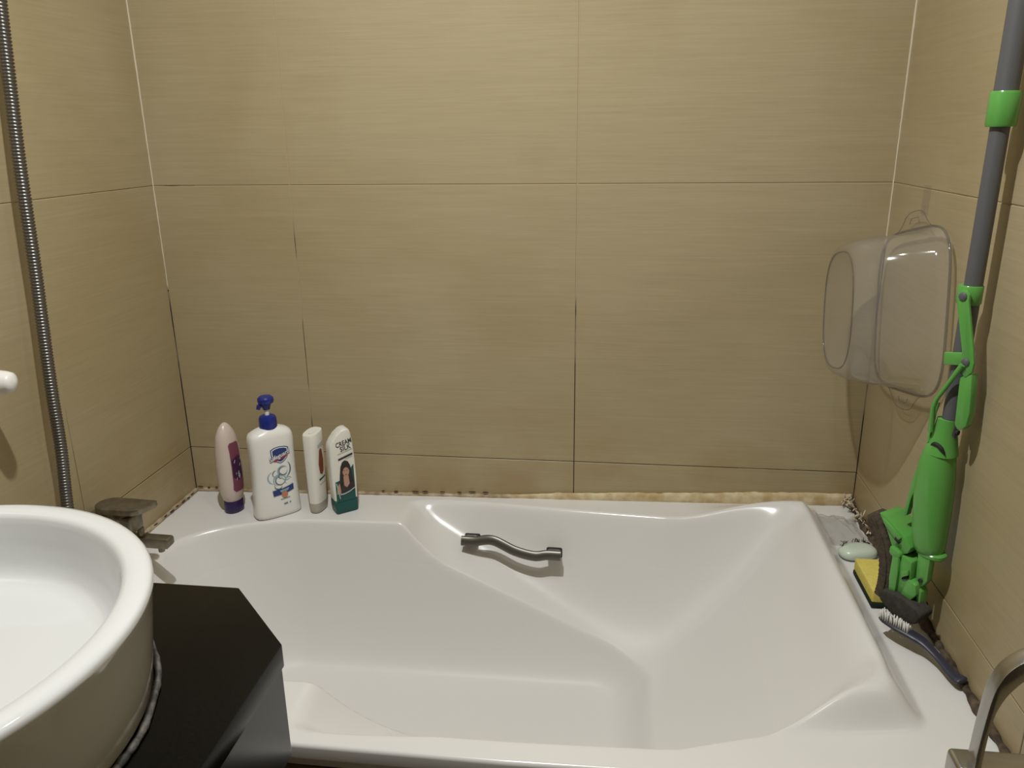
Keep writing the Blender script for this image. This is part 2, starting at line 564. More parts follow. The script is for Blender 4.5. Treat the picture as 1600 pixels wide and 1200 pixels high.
# rear flange under the caulk
first = rows[0]
rows = [np.stack([xs, first[:, 1], first[:, 2] - 0.03], 1)] + rows
R = np.stack(rows, 0)
nr, nc = R.shape[:2]
idx = np.arange(nr * nc).reshape(nr, nc)
quads = np.stack([idx[:-1, :-1], idx[1:, :-1], idx[1:, 1:], idx[:-1, 1:]], -1).reshape(-1, 4)
me = bpy.data.meshes.new('tub_shell')
me.from_pydata(R.reshape(-1, 3).tolist(), [], quads.tolist())
tub = thing('bathtub', (0.45, -0.4, FLOOR_Z), 'white built-in bathtub with moulded armrests and raised rim at its right end', 'bathtub')
link('tub_shell', me, MT['tub'], tub)

def tubz(x, y): return float(tub_h(np.array([x]), np.array([y]))[0])
def tubn(x, y):
    e = 0.004
    return Vector((-(tubz(x + e, y) - tubz(x - e, y)) / (2 * e), -(tubz(x, y + e) - tubz(x, y - e)) / (2 * e), 1)).normalized()

# grab handle on the back slope of the tub (a part of the tub)
gh = None
def build_grab():
    A = Vector((0.380, -0.074, 0)); B = Vector((0.564, -0.089, 0))
    for P in (A, B): P.z = tubz(P.x, P.y)
    nA, nB = tubn(A.x, A.y), tubn(B.x, B.y)
    nn = Vector((0, -0.90, 0.44)).normalized()
    ux = (B - A).normalized()
    ux = (Vector((1, 0, 0)) - nn * nn.x).normalized()
    wv = nn.cross(ux).normalized()          # up the slope
    if wv.z < 0: wv = -wv
    h = 0.043
    # strap bar, S-shaped between its two feet
    pts = catmull([A + nn * h - ux * 0.018, A + nn * h + ux * 0.012, A.lerp(B, 0.28) + nn * (h + 0.002) + wv * 0.010,
                   A.lerp(B, 0.55) + nn * (h + 0.003) - wv * 0.004, A.lerp(B, 0.78) + nn * (h + 0.002) - wv * 0.008,
                   B + nn * h - ux * 0.014 , B + nn * h + ux * 0.016], 8)
    bm = bmesh.new()
    add_tube(bm, pts, [0.0106] * len(pts), 14, True, 0.36, side=wv)
    bar = from_bm('grab_bar', bm, MT['steel'], tub)
    tag(bar, 'dull steel S-shaped grab bar')
    for P in (A, B):
        rot = Matrix((ux, wv, nn)).transposed()
        bm = bmesh.new()
        add_box(bm, P + nn * 0.0185 + wv * 0.002, (0.030, 0.019, 0.049), 0.005, 3, rot)
        from_bm('grab_foot', bm, MT['steel'], tub)
        bm = bmesh.new()
        add_box(bm, P + nn * 0.002 + wv * 0.004, (0.035, 0.022, 0.008), 0.0035, 2, rot)
        tag(from_bm('grab_gasket', bm, MT['gasket'], tub), 'black gasket')
build_grab()

# apron under the tub lip
bm = bmesh.new()
ax = np.linspace(LX + 0.001, RX - 0.001, 24)
poly = [(x, float(y_front(x)) + 0.012) for x in ax] + [(x, float(y_front(x)) + 0.028) for x in ax[::-1]]
add_prism(bm, poly, (0, 0, 0), (1, 0, 0), (0, 1, 0), (0, 0, 1), FLOOR_Z, 0.0)
tag(from_bm('trim_1', bm, MT['apron'], smooth=False), 'brown tiled panel closing the front below the bathtub lip', 'trim', kind='structure')

# ------------------------------------------------------------------ sealant beads along the walls
rnd = random.Random(5)
def bead(name, pts, r0, matn, label, seed, parent=None, rough=0.35, n=8, flat=1.0):
    rg = random.Random(seed)
    P = catmull(pts, n)
    k = len(P)
    ph = [rg.uniform(0, 6.28) for _ in range(6)]
    def wav(i): return 0.5 * (math.sin(i * 0.21 + ph[0]) + math.sin(i * 0.47 + ph[1]) * 0.6 + math.sin(i * 0.09 + ph[2]) + 0.5 * math.sin(i * 0.93 + ph[3]))
    rr = [np.interp(i / (k - 1), np.linspace(0, 1, len(r0)), r0) * (1 + rough * 0.5 * wav(i)) for i in range(k)]
    bm = bmesh.new()
    add_tube(bm, P, rr, 12, True, flat, ZV if flat < 1 else None)
    for v in bm.verts:
        v.co += Vector((0, 1, 1)) * (0.0004 * math.sin(v.co.x * 190 + v.co.z * 700) * math.sin(v.co.y * 210 + v.co.z * 900 + ph[4])) + Vector((rg.uniform(-1, 1), rg.uniform(-1, 1), rg.uniform(-1, 1))) * 0.0002
    o = from_bm(name, bm, MT[matn], parent, sharp=None)
    if parent is None:
        tag(o, label, 'trim', kind='structure')
    return o
def dz(x): return float(deck_z(x))
bz = lambda x: tubz(x, -0.004)
left_half = [(x, -0.002, bz(x) + 0.001) for x in np.linspace(LX + 0.004, 0.47, 18)]
right_half = [(x, -0.004, bz(x) + np.interp(x, [0.4, 0.6, 1.0, 1.2], [0.001, 0.003, 0.008, 0.012])) for x in np.linspace(0.44, RX - 0.006, 22)]
sb = bead('trim_2', left_half, [0.006, 0.005, 0.005, 0.006], 'caulk_white', 'stained off-white caulk bead along the back wall behind the bottles', 3)
bead('trim_3', right_half, [0.005, 0.012, 0.013, 0.015, 0.017, 0.018, 0.016], 'caulk', 'thick yellowed caulk bead along the back wall above the right half of the tub', 4, rough=0.16, flat=0.4)
lb = bead('trim_4', [(LX + 0.003, y, tubz(LX + 0.006, y) + 0.003) for y in np.linspace(-0.006, -0.74, 20)], [0.006, 0.005, 0.004, 0.004], 'caulk_white', 'thin mouldy caulk bead along the left wall beside the tub', 6)
rb = bead('trim_5', [(RX - 0.005, y, tubz(RX - 0.008, y) + 0.004) for y in np.linspace(-0.01, -0.735, 26)], [0.010, 0.007, 0.006, 0.007, 0.006, 0.006], 'grime', 'dark dirty caulk joint along the right wall beside the tub deck', 7, rough=0.8)

def blobs(name, parent, spots, m):
    for p, s in spots:
        bm = bmesh.new()
        bmesh.ops.create_icosphere(bm, subdivisions=1, radius=1.0)
        rg = random.Random(int(p[0] * 9999 + p[1] * 777))
        for v in bm.verts:
            v.co = Vector((v.co.x * s[0], v.co.y * s[1], v.co.z * s[2])) * rg.uniform(0.7, 1.2)
        bmesh.ops.translate(bm, vec=Vector(p), verts=bm.verts[:])
        from_bm(name, bm, m, parent, sharp=None)
bead('trim_6', [(LX + 0.001, -0.001, z) for z in np.linspace(0.52, CEIL_Z - 0.002, 16)], [0.0012, 0.0018, 0.0018], 'joint_white', 'thin pale sealant line up the back left corner', 15, rough=0.2)
bead('trim_7', [(RX - 0.001, -0.001, z) for z in np.linspace(0.62, CEIL_Z - 0.002, 16)], [0.0014, 0.0022, 0.0022], 'joint_white', 'pale sealant line up the back right corner above the basin', 16, rough=0.2)
rg = random.Random(11)
blobs('mould_spot', lb, [((LX + 0.006 + 0.004 * rg.random(), y, tubz(LX + 0.01, y) + 0.006), (0.0022, 0.006 + 0.005 * rg.random(), 0.0014)) for y in (-0.035, -0.055, -0.075, -0.10, -0.125, -0.15, -0.19, -0.23, -0.27)], MT['mould'])
blobs('mould_spot', sb, [((x, -0.006, bz(x) + 0.010 + 0.003 * rg.random()), (0.004 + 0.007 * rg.random(), 0.0022, 0.0016)) for x in (-0.29, -0.27, -0.25, 0.16, 0.19, 0.235, 0.26, 0.30, 0.34, 0.37, 0.40)], MT['mould'])
# torn, frayed end of the caulk in the right-hand corner
bm = bmesh.new()
for i in range(46):
    f = rg.random()
    y = -0.008 - 0.15 * f ** 1.3
    p = Vector((RX - 0.010 - 0.016 * rg.random() * (1 - f), y, tubz(RX - 0.02, y) + 0.012 + 0.012 * rg.random()))
    d = Vector((rg.uniform(-1, 0.15), rg.uniform(-1, 0.1), rg.uniform(-0.4, 1.1))).normalized() * rg.uniform(0.008, 0.018)
    add_tube(bm, [p, p + d * 0.5 + Vector((0, 0, 0.001)), p + d], [0.0018, 0.0014, 0.0006], 5)
o = from_bm('frayed_caulk', bm, MT['shred'], bpy.data.objects['trim_3'], sharp=None)
o['kind'] = 'stuff'

# ------------------------------------------------------------------ black counter and wash basin
CZ = 0.303
counter = thing('vanity_counter', (0.0, -1.15, 0.15), 'black polished stone counter with a clipped corner under the round basin', 'counter')
bm = bmesh.new()
CP = [(LX + 0.001, -0.812), (0.221, -0.812), (0.322, -0.918), (0.322, -1.50), (LX + 0.001, -1.50)]
add_prism(bm, CP, (0, 0, 0), (1, 0, 0), (0, 1, 0), (0, 0, 1), CZ - 0.03, CZ, 0.0025, 2)
from_bm('counter_slab', bm, MT['granite'], counter)
bm = bmesh.new()
CP2 = [(LX + 0.001, -0.815), (0.2195, -0.815), (0.3195, -0.9195), (0.3195, -1.498), (LX + 0.001, -1.498)]
add_prism(bm, CP2, (0, 0, 0), (1, 0, 0), (0, 1, 0), (0, 0, 1), 0.152, CZ - 0.0305, 0.0015, 1)
from_bm('counter_apron', bm, MT['granite'], counter)

BC = (0.006, -1.113, CZ)
basin = thing('wash_basin', BC, 'round white ceramic vessel basin standing on the black counter', 'basin')
prof = [(0.0, 0.001), (0.230, 0.001), (0.2375, 0.0025), (0.2400, 0.008), (0.2450, 0.045), (0.2500, 0.085), (0.2535, 0.110), (0.2555, 0.1185), (0.2555, 0.1232), (0.2530, 0.1268),
        (0.2480, 0.1282), (0.2400, 0.1285), (0.2330, 0.1278), (0.2285, 0.1255), (0.2262, 0.1215), (0.2250, 0.115), (0.2225, 0.095), (0.2190, 0.073), (0.2130, 0.0600),
        (0.2040, 0.0530), (0.1900, 0.0495), (0.16, 0.0478), (0.10, 0.046), (0.03, 0.044), (0.0, 0.044)]
bm = bmesh.new()
add_lathe(bm, prof, BC, 128)
from_bm('bowl', bm, MT['ceramic'], basin, sharp=60)
bm = bmesh.new()
add_lathe(bm, [(0.0, 0.0465), (0.019, 0.0465), (0.022, 0.0475), (0.0235, 0.0455), (0.0235, 0.044)], BC, 32)
tag(from_bm('drain', bm, MT['chrome'], basin), 'chrome drain')
bm = bmesh.new()
pts = []
for j in range(181):
    t = 2 * math.pi * j / 180
    rj = 0.2440 + 0.0015 * math.sin(13 * t) * math.sin(5 * t)
    pts.append((BC[0] + rj * math.cos(t), BC[1] + rj * math.sin(t), CZ + 0.0045))
rg = random.Random(8)
rr = [0.0040 * (0.85 + 0.3 * rg.random()) for _ in pts]
rr[-1] = rr[0]
add_tube(bm, pts, rr, 8, True)
tag(from_bm('sealant_ring', bm, MT['ring'], basin, sharp=None), 'dirty grey sealant ring')

# ------------------------------------------------------------------ bath mixer on the left wall, shower hose, white fitting
FY = -0.378
mixer = thing('bath_mixer', (LX, FY, 0.12), 'tarnished metal bath mixer with flat lever on the left wall behind the basin', 'faucet')
bm = bmesh.new()
add_lathe(bm, [(0.0, 0.0), (0.036, 0.0), (0.036, 0.006), (0.030, 0.012), (0.026, 0.014)], (LX, FY, 0.125), 40, axis='x')
from_bm('wall_rosette', bm, MT['nickel'], mixer)
bm = bmesh.new()
add_box(bm, (LX + 0.049, FY, 0.1455), (0.094, 0.044, 0.036), 0.005, 3)
from_bm('mixer_body', bm, MT['nickel'], mixer)
bm = bmesh.new()
add_lathe(bm, [(0.0, -0.002), (0.024, -0.002), (0.026, 0.004), (0.026, 0.014), (0.022, 0.022), (0.0, 0.022)], (LX + 0.062, FY, 0.149), 40)
from_bm('cartridge_housing', bm, MT['nickel'], mixer)
bm = bmesh.new()
lev = [(-0.0 + 0.027 * math.cos(a), 0.027 * math.sin(a)) for a in np.linspace(math.pi / 2, 3 * math.pi / 2, 16)]
lev = [(p[0] + LX + 0.048, p[1] + FY) for p in lev] + [(LX + 0.105, FY - 0.027), (LX + 0.117, FY - 0.020), (LX + 0.131, FY + 0.012), (LX + 0.130, FY + 0.022)]
add_prism(bm, lev, (0, 0, 0), (1, 0, 0), (0, 1, 0), (0, 0, 1), 0.172, 0.184, 0.002, 2)
from_bm('lever', bm, MT['nickel'], mixer)
bm = bmesh.new()
add_prism(bm, [(LX + 0.012, 0.088), (LX + 0.143, 0.086), (LX + 0.148, 0.092), (LX + 0.148, 0.103), (LX + 0.145, 0.107), (LX + 0.012, 0.110)],
          (0, FY, 0), (1, 0, 0), (0, 0, 1), (0, 1, 0), 0.008, 0.030, 0.002, 2)
from_bm('spout', bm, MT['nickel'], mixer)
bm = bmesh.new()
add_lathe(bm, [(0.0, 0.0), (0.0065, 0.0), (0.0065, 0.015), (0.0055, 0.0175), (0.0, 0.0175)], (LX + 0.088, FY + 0.019, 0.1085), 20)
from_bm('diverter_knob', bm, MT['nickel'], mixer)
bm = bmesh.new()
add_lathe(bm, [(0.0, 0.0), (0.006, 0.0), (0.006, 0.012), (0.0, 0.012)], (LX + 0.125, FY + 0.019, 0.076), 16)
from_bm('aerator', bm, MT['nickel'], mixer)

HX = LX + 0.05
hp = [(LX + 0.045, FY + 0.016, 0.082), (LX + 0.047, FY - 0.006, 0.072), (HX, -0.430, 0.072), (HX, -0.482, 0.096), (HX, -0.497, 0.15), (HX, -0.490, 0.243), (HX, -0.479, 0.338), (HX, -0.475, 0.429), (HX, -0.467, 0.538), (HX, -0.458, 0.642), (HX, -0.447, 0.812),
      (HX, -0.430, 0.981), (HX, -0.412, 1.16), (HX - 0.006, -0.400, 1.34), (LX + 0.004, -0.396, 1.42)]
P = catmull(hp, 40)
Ls = [0.0]
for i in range(1, len(P)): Ls.append(Ls[-1] + float(np.linalg.norm(P[i] - P[i - 1])))
tot = Ls[-1]
pitch = 0.0052
ns = int(tot / pitch * 4)
PX = np.array(P)
ss = np.linspace(0, tot, ns)
pts = np.stack([np.interp(ss, Ls, PX[:, k]) for k in range(3)], 1)
rr = [0.0090 + 0.0012 * (1, 0.6, -1, 0.6)[i % 4] for i in range(ns)]
bm = bmesh.new()
add_tube(bm, pts, rr, 14, True)
o = from_bm('shower_hose', bm, MT['hose'], sharp=None)
tag(o, 'ribbed metal shower hose hanging along the left wall', 'hose')

wf = thing('wall_fitting', (LX, -0.60, 0.49), 'white rounded plastic fitting on the left wall at the photo edge', 'fitting')
bm = bmesh.new()
add_lathe(bm, [(0.0, 0.0), (0.030, 0.0), (0.030, 0.004), (0.027, 0.006)], (LX, -0.595, 0.487), 32, axis='x')
from_bm('back_plate', bm, MT['white_pl'], wf)
bm = bmesh.new()
add_tube(bm, catmull([(LX + 0.004, -0.595, 0.487), (LX + 0.03, -0.593, 0.488), (LX + 0.060, -0.588, 0.490), (LX + 0.076, -0.586, 0.490), (LX + 0.082, -0.585, 0.490)], 4),
         list(np.interp(np.linspace(0, 1, 17), [0, 0.4, 0.75, 0.92, 1], [0.022, 0.020, 0.015, 0.008, 0.002])), 20)
from_bm('hook_arm', bm, MT['white_pl'], wf)

# ------------------------------------------------------------------ bottles on the tub deck
def decal(name, poly, fn, m, parent, layer=1, cell=0.004):
    """flat print: 2D outline (s, h) laid on the surface fn(s, h, lift)"""
    bm = bmesh.new()
    vs = [bm.verts.new((p[0], p[1], 0)) for p in poly]
    bm.faces.new(vs)
    bm.normal_update()
    bmesh.ops.triangulate(bm, faces=bm.faces[:])
    return finish_decal(name, bm, fn, m, parent, layer, cell)
def finish_decal(name, bm, fn, m, parent, layer, cell):
    xs_ = [v.co.x for v in bm.verts]
    x = math.floor(min(xs_) / cell) * cell
    while x < max(xs_):
        bmesh.ops.bisect_plane(bm, geom=bm.verts[:] + bm.edges[:] + bm.faces[:], plane_co=(x, 0, 0), plane_no=(1, 0, 0))
        x += cell
    ys_ = [v.co.y for v in bm.verts]
    y = math.floor(min(ys_) / (2 * cell)) * 2 * cell
    while y < max(ys_):
        bmesh.ops.bisect_plane(bm, geom=bm.verts[:] + bm.edges[:] + bm.faces[:], plane_co=(0, y, 0), plane_no=(0, 1, 0))
        y += 2 * cell
    for v in bm.verts:
        v.co = fn(v.co.x, v.co.y, 0.0002 + 0.0003 * layer)
    me = bpy.data.meshes.new(name)
    bm.to_mesh(me); bm.free()
    return link(name, me, m, parent, smooth=False)
def lettering(txt, size, at, fn, m, parent, layer=2, rot=0.0, shear=0.0, bold=0.0, width=None):
    cu = bpy.data.curves.new('lettering', 'FONT')
    cu.body = txt
    cu.size = size
    cu.align_x = 'CENTER'
    cu.shear = shear
    cu.offset = bold
    cu.resolution_u = 3
    ob = bpy.data.objects.new('lettering_source', cu)
    COL.objects.link(ob)
    dg = bpy.context.evaluated_depsgraph_get()
    me = bpy.data.meshes.new_from_object(ob.evaluated_get(dg))
    bpy.data.objects.remove(ob)
    bpy.data.curves.remove(cu)
    bm = bmesh.new()
    bm.from_mesh(me)
    bpy.data.meshes.remove(me)
    if width:
        w0 = max(v.co.x for v in bm.verts) - min(v.co.x for v in bm.verts)
        for v in bm.verts: v.co.x *= width / w0
    c, s = math.cos(rot), math.sin(rot)
    for v in bm.verts:
        x, y = v.co.x, v.co.y
        v.co = Vector((at[0] + c * x - s * y, at[1] + s * x + c * y, 0))
    bmesh.ops.triangulate(bm, faces=bm.faces[:])
    return finish_decal('lettering', bm, fn, m, parent, layer, 0.006)

def frame(az):
    """label normal turned az degrees from the viewer-side -y towards +x"""
    a = math.radians(az)
    n = Vector((math.sin(a), -math.cos(a), 0))
    u = Vector((math.cos(a), math.sin(a), 0))
    return u, n
ZV = Vector((0, 0, 1))

# -- white pump bottle
def pump_bottle():
    x, y = -0.054, -0.108
    u, n = frame(41)
    z0 = dz(x) + 0.001
    B = Vector((x, y, z0))
    t = thing('pump_bottle', B, 'large white body wash bottle with a royal blue pump, on the tub deck', 'bottle')
    prof = [(0.0, 0.0475, 0.0235), (0.003, 0.0505, 0.0262), (0.010, 0.0512, 0.0275), (0.05, 0.0488, 0.0275), (0.10, 0.0470, 0.0275), (0.15, 0.0474, 0.0275), (0.175, 0.0482, 0.0272),
            (0.186, 0.0468, 0.0262), (0.193, 0.0440, 0.0244), (0.198, 0.0380, 0.0215), (0.202, 0.0290, 0.0180), (0.2045, 0.0200, 0.0155), (0.206, 0.0150, 0.0145)]
    bm = bmesh.new()
    add_loft(bm, [(B + ZV * h, a, b, 3.4 if h < 0.195 else 2.6) for h, a, b in prof], u, n, 64)
    from_bm('bottle_body', bm, MT['white_pl'], t, sharp=50)
    H = [p[0] for p in prof]; Aw = [p[1] for p in prof]; Bd = [p[2] for p in prof]
    def fn(s, h, lift):
        a = np.interp(h, H, Aw); b = np.interp(h, H, Bd)
        d = b * (1 - min(abs(s / a), 0.995) ** 3.4) ** (1 / 3.4)
        return B + u * s + ZV * h + n * (d + lift)
    # blue collar, white stem, pump head
    bm = bmesh.new()
    add_lathe(bm, [(0.0, 0.203), (0.0185, 0.203), (0.0190, 0.206), (0.0185, 0.224), (0.0165, 0.229), (0.010, 0.232), (0.0, 0.232)], B, 40)
    from_bm('pump_collar', bm, MT['blue_pl'], t)
    bm = bmesh.new()
    add_lathe(bm, [(0.0, 0.230), (0.0048, 0.230), (0.0048, 0.250), (0.0, 0.250)], B, 20)
    from_bm('pump_stem', bm, MT['white_pl'], t)
    bm = bmesh.new()
    add_lathe(bm, [(0.0, 0.2445), (0.0075, 0.2445), (0.0085, 0.250), (0.0105, 0.256), (0.0160, 0.260), (0.0172, 0.264), (0.0165, 0.270), (0.0130, 0.2735), (0.0, 0.2745)], B, 36)
    hd = from_bm('pump_head', bm, MT['blue_pl'], t)
    bm = bmesh.new()
    q = B + ZV * 0.2555
    noz = Vector((-0.86, -0.5, 0))
    add_tube(bm, [q, q + noz * 0.010, q + noz * 0.0155 + ZV * -0.003, q + noz * 0.017 + ZV * -0.009], [0.0062, 0.0058, 0.005, 0.0042], 14)
    from_bm('nozzle', bm, MT['blue_pl'], hd)
    # printed label
    sh = lambda k: [(0.010 + (p[0]) * k, 0.147 + p[1] * k) for p in [(-0.020, 0.013), (-0.012, 0.017), (0.0, 0.0185), (0.012, 0.017), (0.020, 0.013), (0.0195, 0.0), (0.015, -0.011), (0.007, -0.018), (0.0, -0.021), (-0.007, -0.018), (-0.015, -0.011), (-0.0195, 0.0)]]
    decal('shield_border', sh(1.0), fn, MT['navy'], t, 1)
    decal('shield_border', sh(0.90), fn, MT['pwhite'], t, 2)
    decal('shield', sh(0.80), fn, MT['navy'], t, 3)
    decal('shield_band', [(-0.006, 0.137), (0.0255, 0.147), (0.0245, 0.1405), (-0.0035, 0.1315)], fn, MT['red'], t, 4)
    lettering('Safeguard', 0.0135, (0.009, 0.1405), fn, MT['pwhite'], t, 6, 0.30, 0.25, 0.0002, 0.048)
    lettering('Safeguard', 0.0135, (0.0094, 0.1398), fn, MT['navy'], t, 5, 0.30, 0.25, 0.0008, 0.0495)
    # swirl of water
    def swirl(name, cx, cy, r, w, a0, a1, m, layer, k=14):
        aa = np.linspace(math.radians(a0), math.radians(a1), k)
        out = [(cx + (r + w * math.sin(math.pi * i / (k - 1))) * math.cos(a), cy + (r + w * math.sin(math.pi * i / (k - 1))) * math.sin(a)) for i, a in enumerate(aa)]
        inn = [(cx + (r - w * math.sin(math.pi * i / (k - 1))) * math.cos(a), cy + (r - w * math.sin(math.pi * i / (k - 1))) * math.sin(a)) for i, a in reversed(list(enumerate(aa)))]
        decal(name, out + inn[1:-1], fn, MT[m], t, layer)
    for cx, cy, r, w, a0, a1, m, ly in ((0.013, 0.108, 0.0115, 0.0016, 20, 330, 'sky', 1), (0.004, 0.087, 0.0135, 0.0020, -50, 250, 'sky', 1), (0.0135, 0.108, 0.0092, 0.0010, 40, 380, 'slate', 2),
                                        (0.005, 0.087, 0.0102, 0.0013, 70, 360, 'slate', 2), (-0.006, 0.096, 0.0150, 0.0016, 110, 260, 'sky', 1), (0.006, 0.112, 0.0240, 0.0016, -62, 42, 'slate', 2),
                                        (0.000, 0.076, 0.0085, 0.0012, 150, 350, 'slate', 2), (0.023, 0.083, 0.0080, 0.0012, 10, 250, 'sky', 1), (0.008, 0.097, 0.0055, 0.0012, 60, 300, 'slate', 2),
                                        (0.020, 0.096, 0.0110, 0.0012, 180, 320, 'sky', 1), (-0.002, 0.104, 0.0080, 0.0010, 80, 240, 'slate', 2)):
        swirl('water_swirl', cx, cy, r, w, a0, a1, m, ly)
    decal('label_panel', [(-0.014, 0.066), (0.008, 0.0675), (0.033, 0.0735), (0.033, 0.060), (0.010, 0.054), (-0.013, 0.0525)], fn, MT['navy'], t, 4)
    decal('label_badge', [(0.0115 + 0.0072 * math.cos(a), 0.0535 + 0.0072 * math.sin(a)) for a in np.linspace(0, 2 * math.pi, 20)[:-1]], fn, MT['orange'], t, 6)
    for cx, cy, ww, hh in ((0.012, 0.0635, 0.020, 0.0014), (0.012, 0.0605, 0.016, 0.0010)):
        decal('print_line', [(cx - ww / 2, cy - hh - ww * 0.06), (cx + ww / 2, cy - hh + ww * 0.1), (cx + ww / 2, cy + hh + ww * 0.1), (cx - ww / 2, cy + hh - ww * 0.06)], fn, MT['sky'], t, 5)
    decal('print_line', [(0.002, 0.0415), (0.023, 0.0435), (0.023, 0.0448), (0.002, 0.0428)], fn, MT['ink'], t, 4)
    decal('print_line', [(0.008, 0.029), (0.0165, 0.030), (0.0165, 0.0328), (0.008, 0.0318)], fn, MT['slate'], t, 4)
    decal('print_line', [(0.0205, 0.0305), (0.0235, 0.0308), (0.0235, 0.0335), (0.0205, 0.0332)], fn, MT['slate'], t, 4)
pump_bottle()

# -- pale pink lotion bottle standing on its purple cap
def lotion_bottle():
    x, y = -0.160, -0.100
    u, n = frame(72)
    z0 = dz(x) + 0.001
    B = Vector((x, y, z0))
    t = thing('lotion_bottle', B, 'pale pink lotion bottle upside down on its dark purple cap, nearest the left wall', 'bottle')
    prof = [(0.026, 0.0185, 0.0165), (0.030, 0.0215, 0.0190), (0.045, 0.0262, 0.0225), (0.075, 0.0290, 0.0240), (0.11, 0.0295, 0.0240), (0.145, 0.0282, 0.0225), (0.165, 0.0258, 0.0200),
            (0.180, 0.0232, 0.0180), (0.192, 0.0186, 0.0142), (0.201, 0.0130, 0.0098), (0.2065, 0.0080, 0.0060), (0.2095, 0.0035, 0.0026)]
    bm = bmesh.new()
    add_loft(bm, [(B + ZV * h, a, b, 2.2) for h, a, b in prof], u, n, 48)
    from_bm('bottle_body', bm, MT['pink_pl'], t, sharp=60)
    bm = bmesh.new()
    add_loft(bm, [(B + ZV * h, a, b, 2.2) for h, a, b in [(0.0, 0.0195, 0.0175), (0.002, 0.0215, 0.0190), (0.006, 0.0220, 0.0195), (0.024, 0.0215, 0.0190), (0.0275, 0.0205, 0.0180)]], u, n, 40)
    tag(from_bm('cap', bm, MT['purple_pl'], t, sharp=50), 'dark purple cap')
    H = [p[0] for p in prof]; Aw = [p[1] for p in prof]; Bd = [p[2] for p in prof]
    def fn(s, h, lift):
        a = np.interp(h, H, Aw); b = np.interp(h, H, Bd)
        d = b * (1 - min(abs(s / a), 0.995) ** 2.2) ** (1 / 2.2)
        return B + u * s + ZV * h + n * (d + lift)
    decal('label', [(-0.014, 0.162), (-0.010, 0.167), (0.010, 0.167), (0.014, 0.162), (0.015, 0.058), (0.010, 0.052), (-0.010, 0.052), (-0.015, 0.058)], fn, MT['maroon'], t, 1, 0.003)
    rg = random.Random(21)
    decal('label_graphic', [(-0.013, 0.128), (0.004, 0.136), (0.013, 0.130), (0.014, 0.085), (0.0, 0.078), (-0.013, 0.088)], fn, MT['plum'], t, 2, 0.003)
    for i in range(9):
        s, h = rg.uniform(-0.012, 0.010), rg.uniform(0.08, 0.14)
        ln = rg.uniform(0.004, 0.008)
        decal('label_stroke', [(s, h), (s + ln * 0.5, h + ln), (s + ln * 0.7, h + ln * 0.8), (s + ln * 0.25, h - ln * 0.2)], fn, MT['silver'], t, 3, 0.003)
lotion_bottle()

def slab_bottle(t, B, u, n, outline, depth, m, name='bottle_body', bevel=0.007):
    bm = bmesh.new()
    add_prism(bm, outline, B, u, ZV, n, -depth, depth, bevel, 3)
    return from_bm(name, bm, m, t, sharp=50)

# -- slim white bottle turned sideways
def slim_bottle():
    x, y = 0.035, -0.088
    u, n = frame(80)
    z0 = dz(x) + 0.001
    B = Vector((x, y, z0))
    t = thing('shampoo_bottle', B, 'slim plain white shampoo bottle turned sideways beside the green-based one', 'bottle')
    prof = [(0.0, 0.0200, 0.0105), (0.003, 0.0222, 0.0126), (0.010, 0.0232, 0.0138), (0.024, 0.0240, 0.0142)]
    bm = bmesh.new()
    add_loft(bm, [(B + ZV * h, a, b, 2.8) for h, a, b in prof], u, n, 40)
    tag(from_bm('clear_base', bm, MT['base_pl'], t, sharp=50), 'greyish clear base')
    prof = [(0.0241, 0.0240, 0.0142), (0.06, 0.0248, 0.0152), (0.11, 0.0252, 0.0160), (0.15, 0.0252, 0.0164), (0.183, 0.0248, 0.0166), (0.1865, 0.0238, 0.0158)]
    H = [p[0] for p in prof]; Aw = [p[1] for p in prof]; Bd = [p[2] for p in prof]
    bm = bmesh.new()
    add_loft(bm, [(B + ZV * h, a, b, 2.8) for h, a, b in prof], u, n, 40)
    for v in bm.verts:                      # slanted top
        k = v.co.z - (B.z + 0.150)
        if k > 0:
            v.co.z += 0.10 * k / 0.036 * ((v.co - B).dot(u))
    from_bm('bottle_body', bm, MT['cream_pl'], t, sharp=50)
    bm = bmesh.new()
    add_loft(bm, [(B + ZV * 0.1868, 0.012, 0.0065, 2.2), (B + ZV * 0.1878, 0.012, 0.0065, 2.2)], u, n, 24)
    for v in bm.verts: v.co.z += 0.10 * (v.co - B).dot(u)
    from_bm('cap_lid', bm, MT['cream_pl'], t)
    def fn(s, h, lift):
        a = np.interp(h, H, Aw); b = np.interp(h, H, Bd)
        d = b * (1 - min(abs(s / a), 0.995) ** 2.8) ** (1 / 2.8)
        return B + u * s + ZV * h + n * (d + lift)
    decal('label_picture', [(-0.006, 0.145), (-0.002, 0.150), (0.004, 0.146), (0.008, 0.12), (0.006, 0.095), (0.0, 0.088), (-0.008, 0.093), (-0.011, 0.115)], fn, MT['rust'], t, 1)
    decal('label_picture', [(-0.010, 0.160), (0.012, 0.165), (0.012, 0.156), (-0.010, 0.152)], fn, MT['silver'], t, 1)
    decal('print_line', [(-0.012, 0.076), (0.012, 0.080), (0.012, 0.083), (-0.012, 0.081)], fn, MT['teal'], t, 1)
    decal('print_line', [(-0.012, 0.066), (0.012, 0.068), (0.012, 0.070), (-0.012, 0.068)], fn, MT['silver'], t, 1)
slim_bottle()

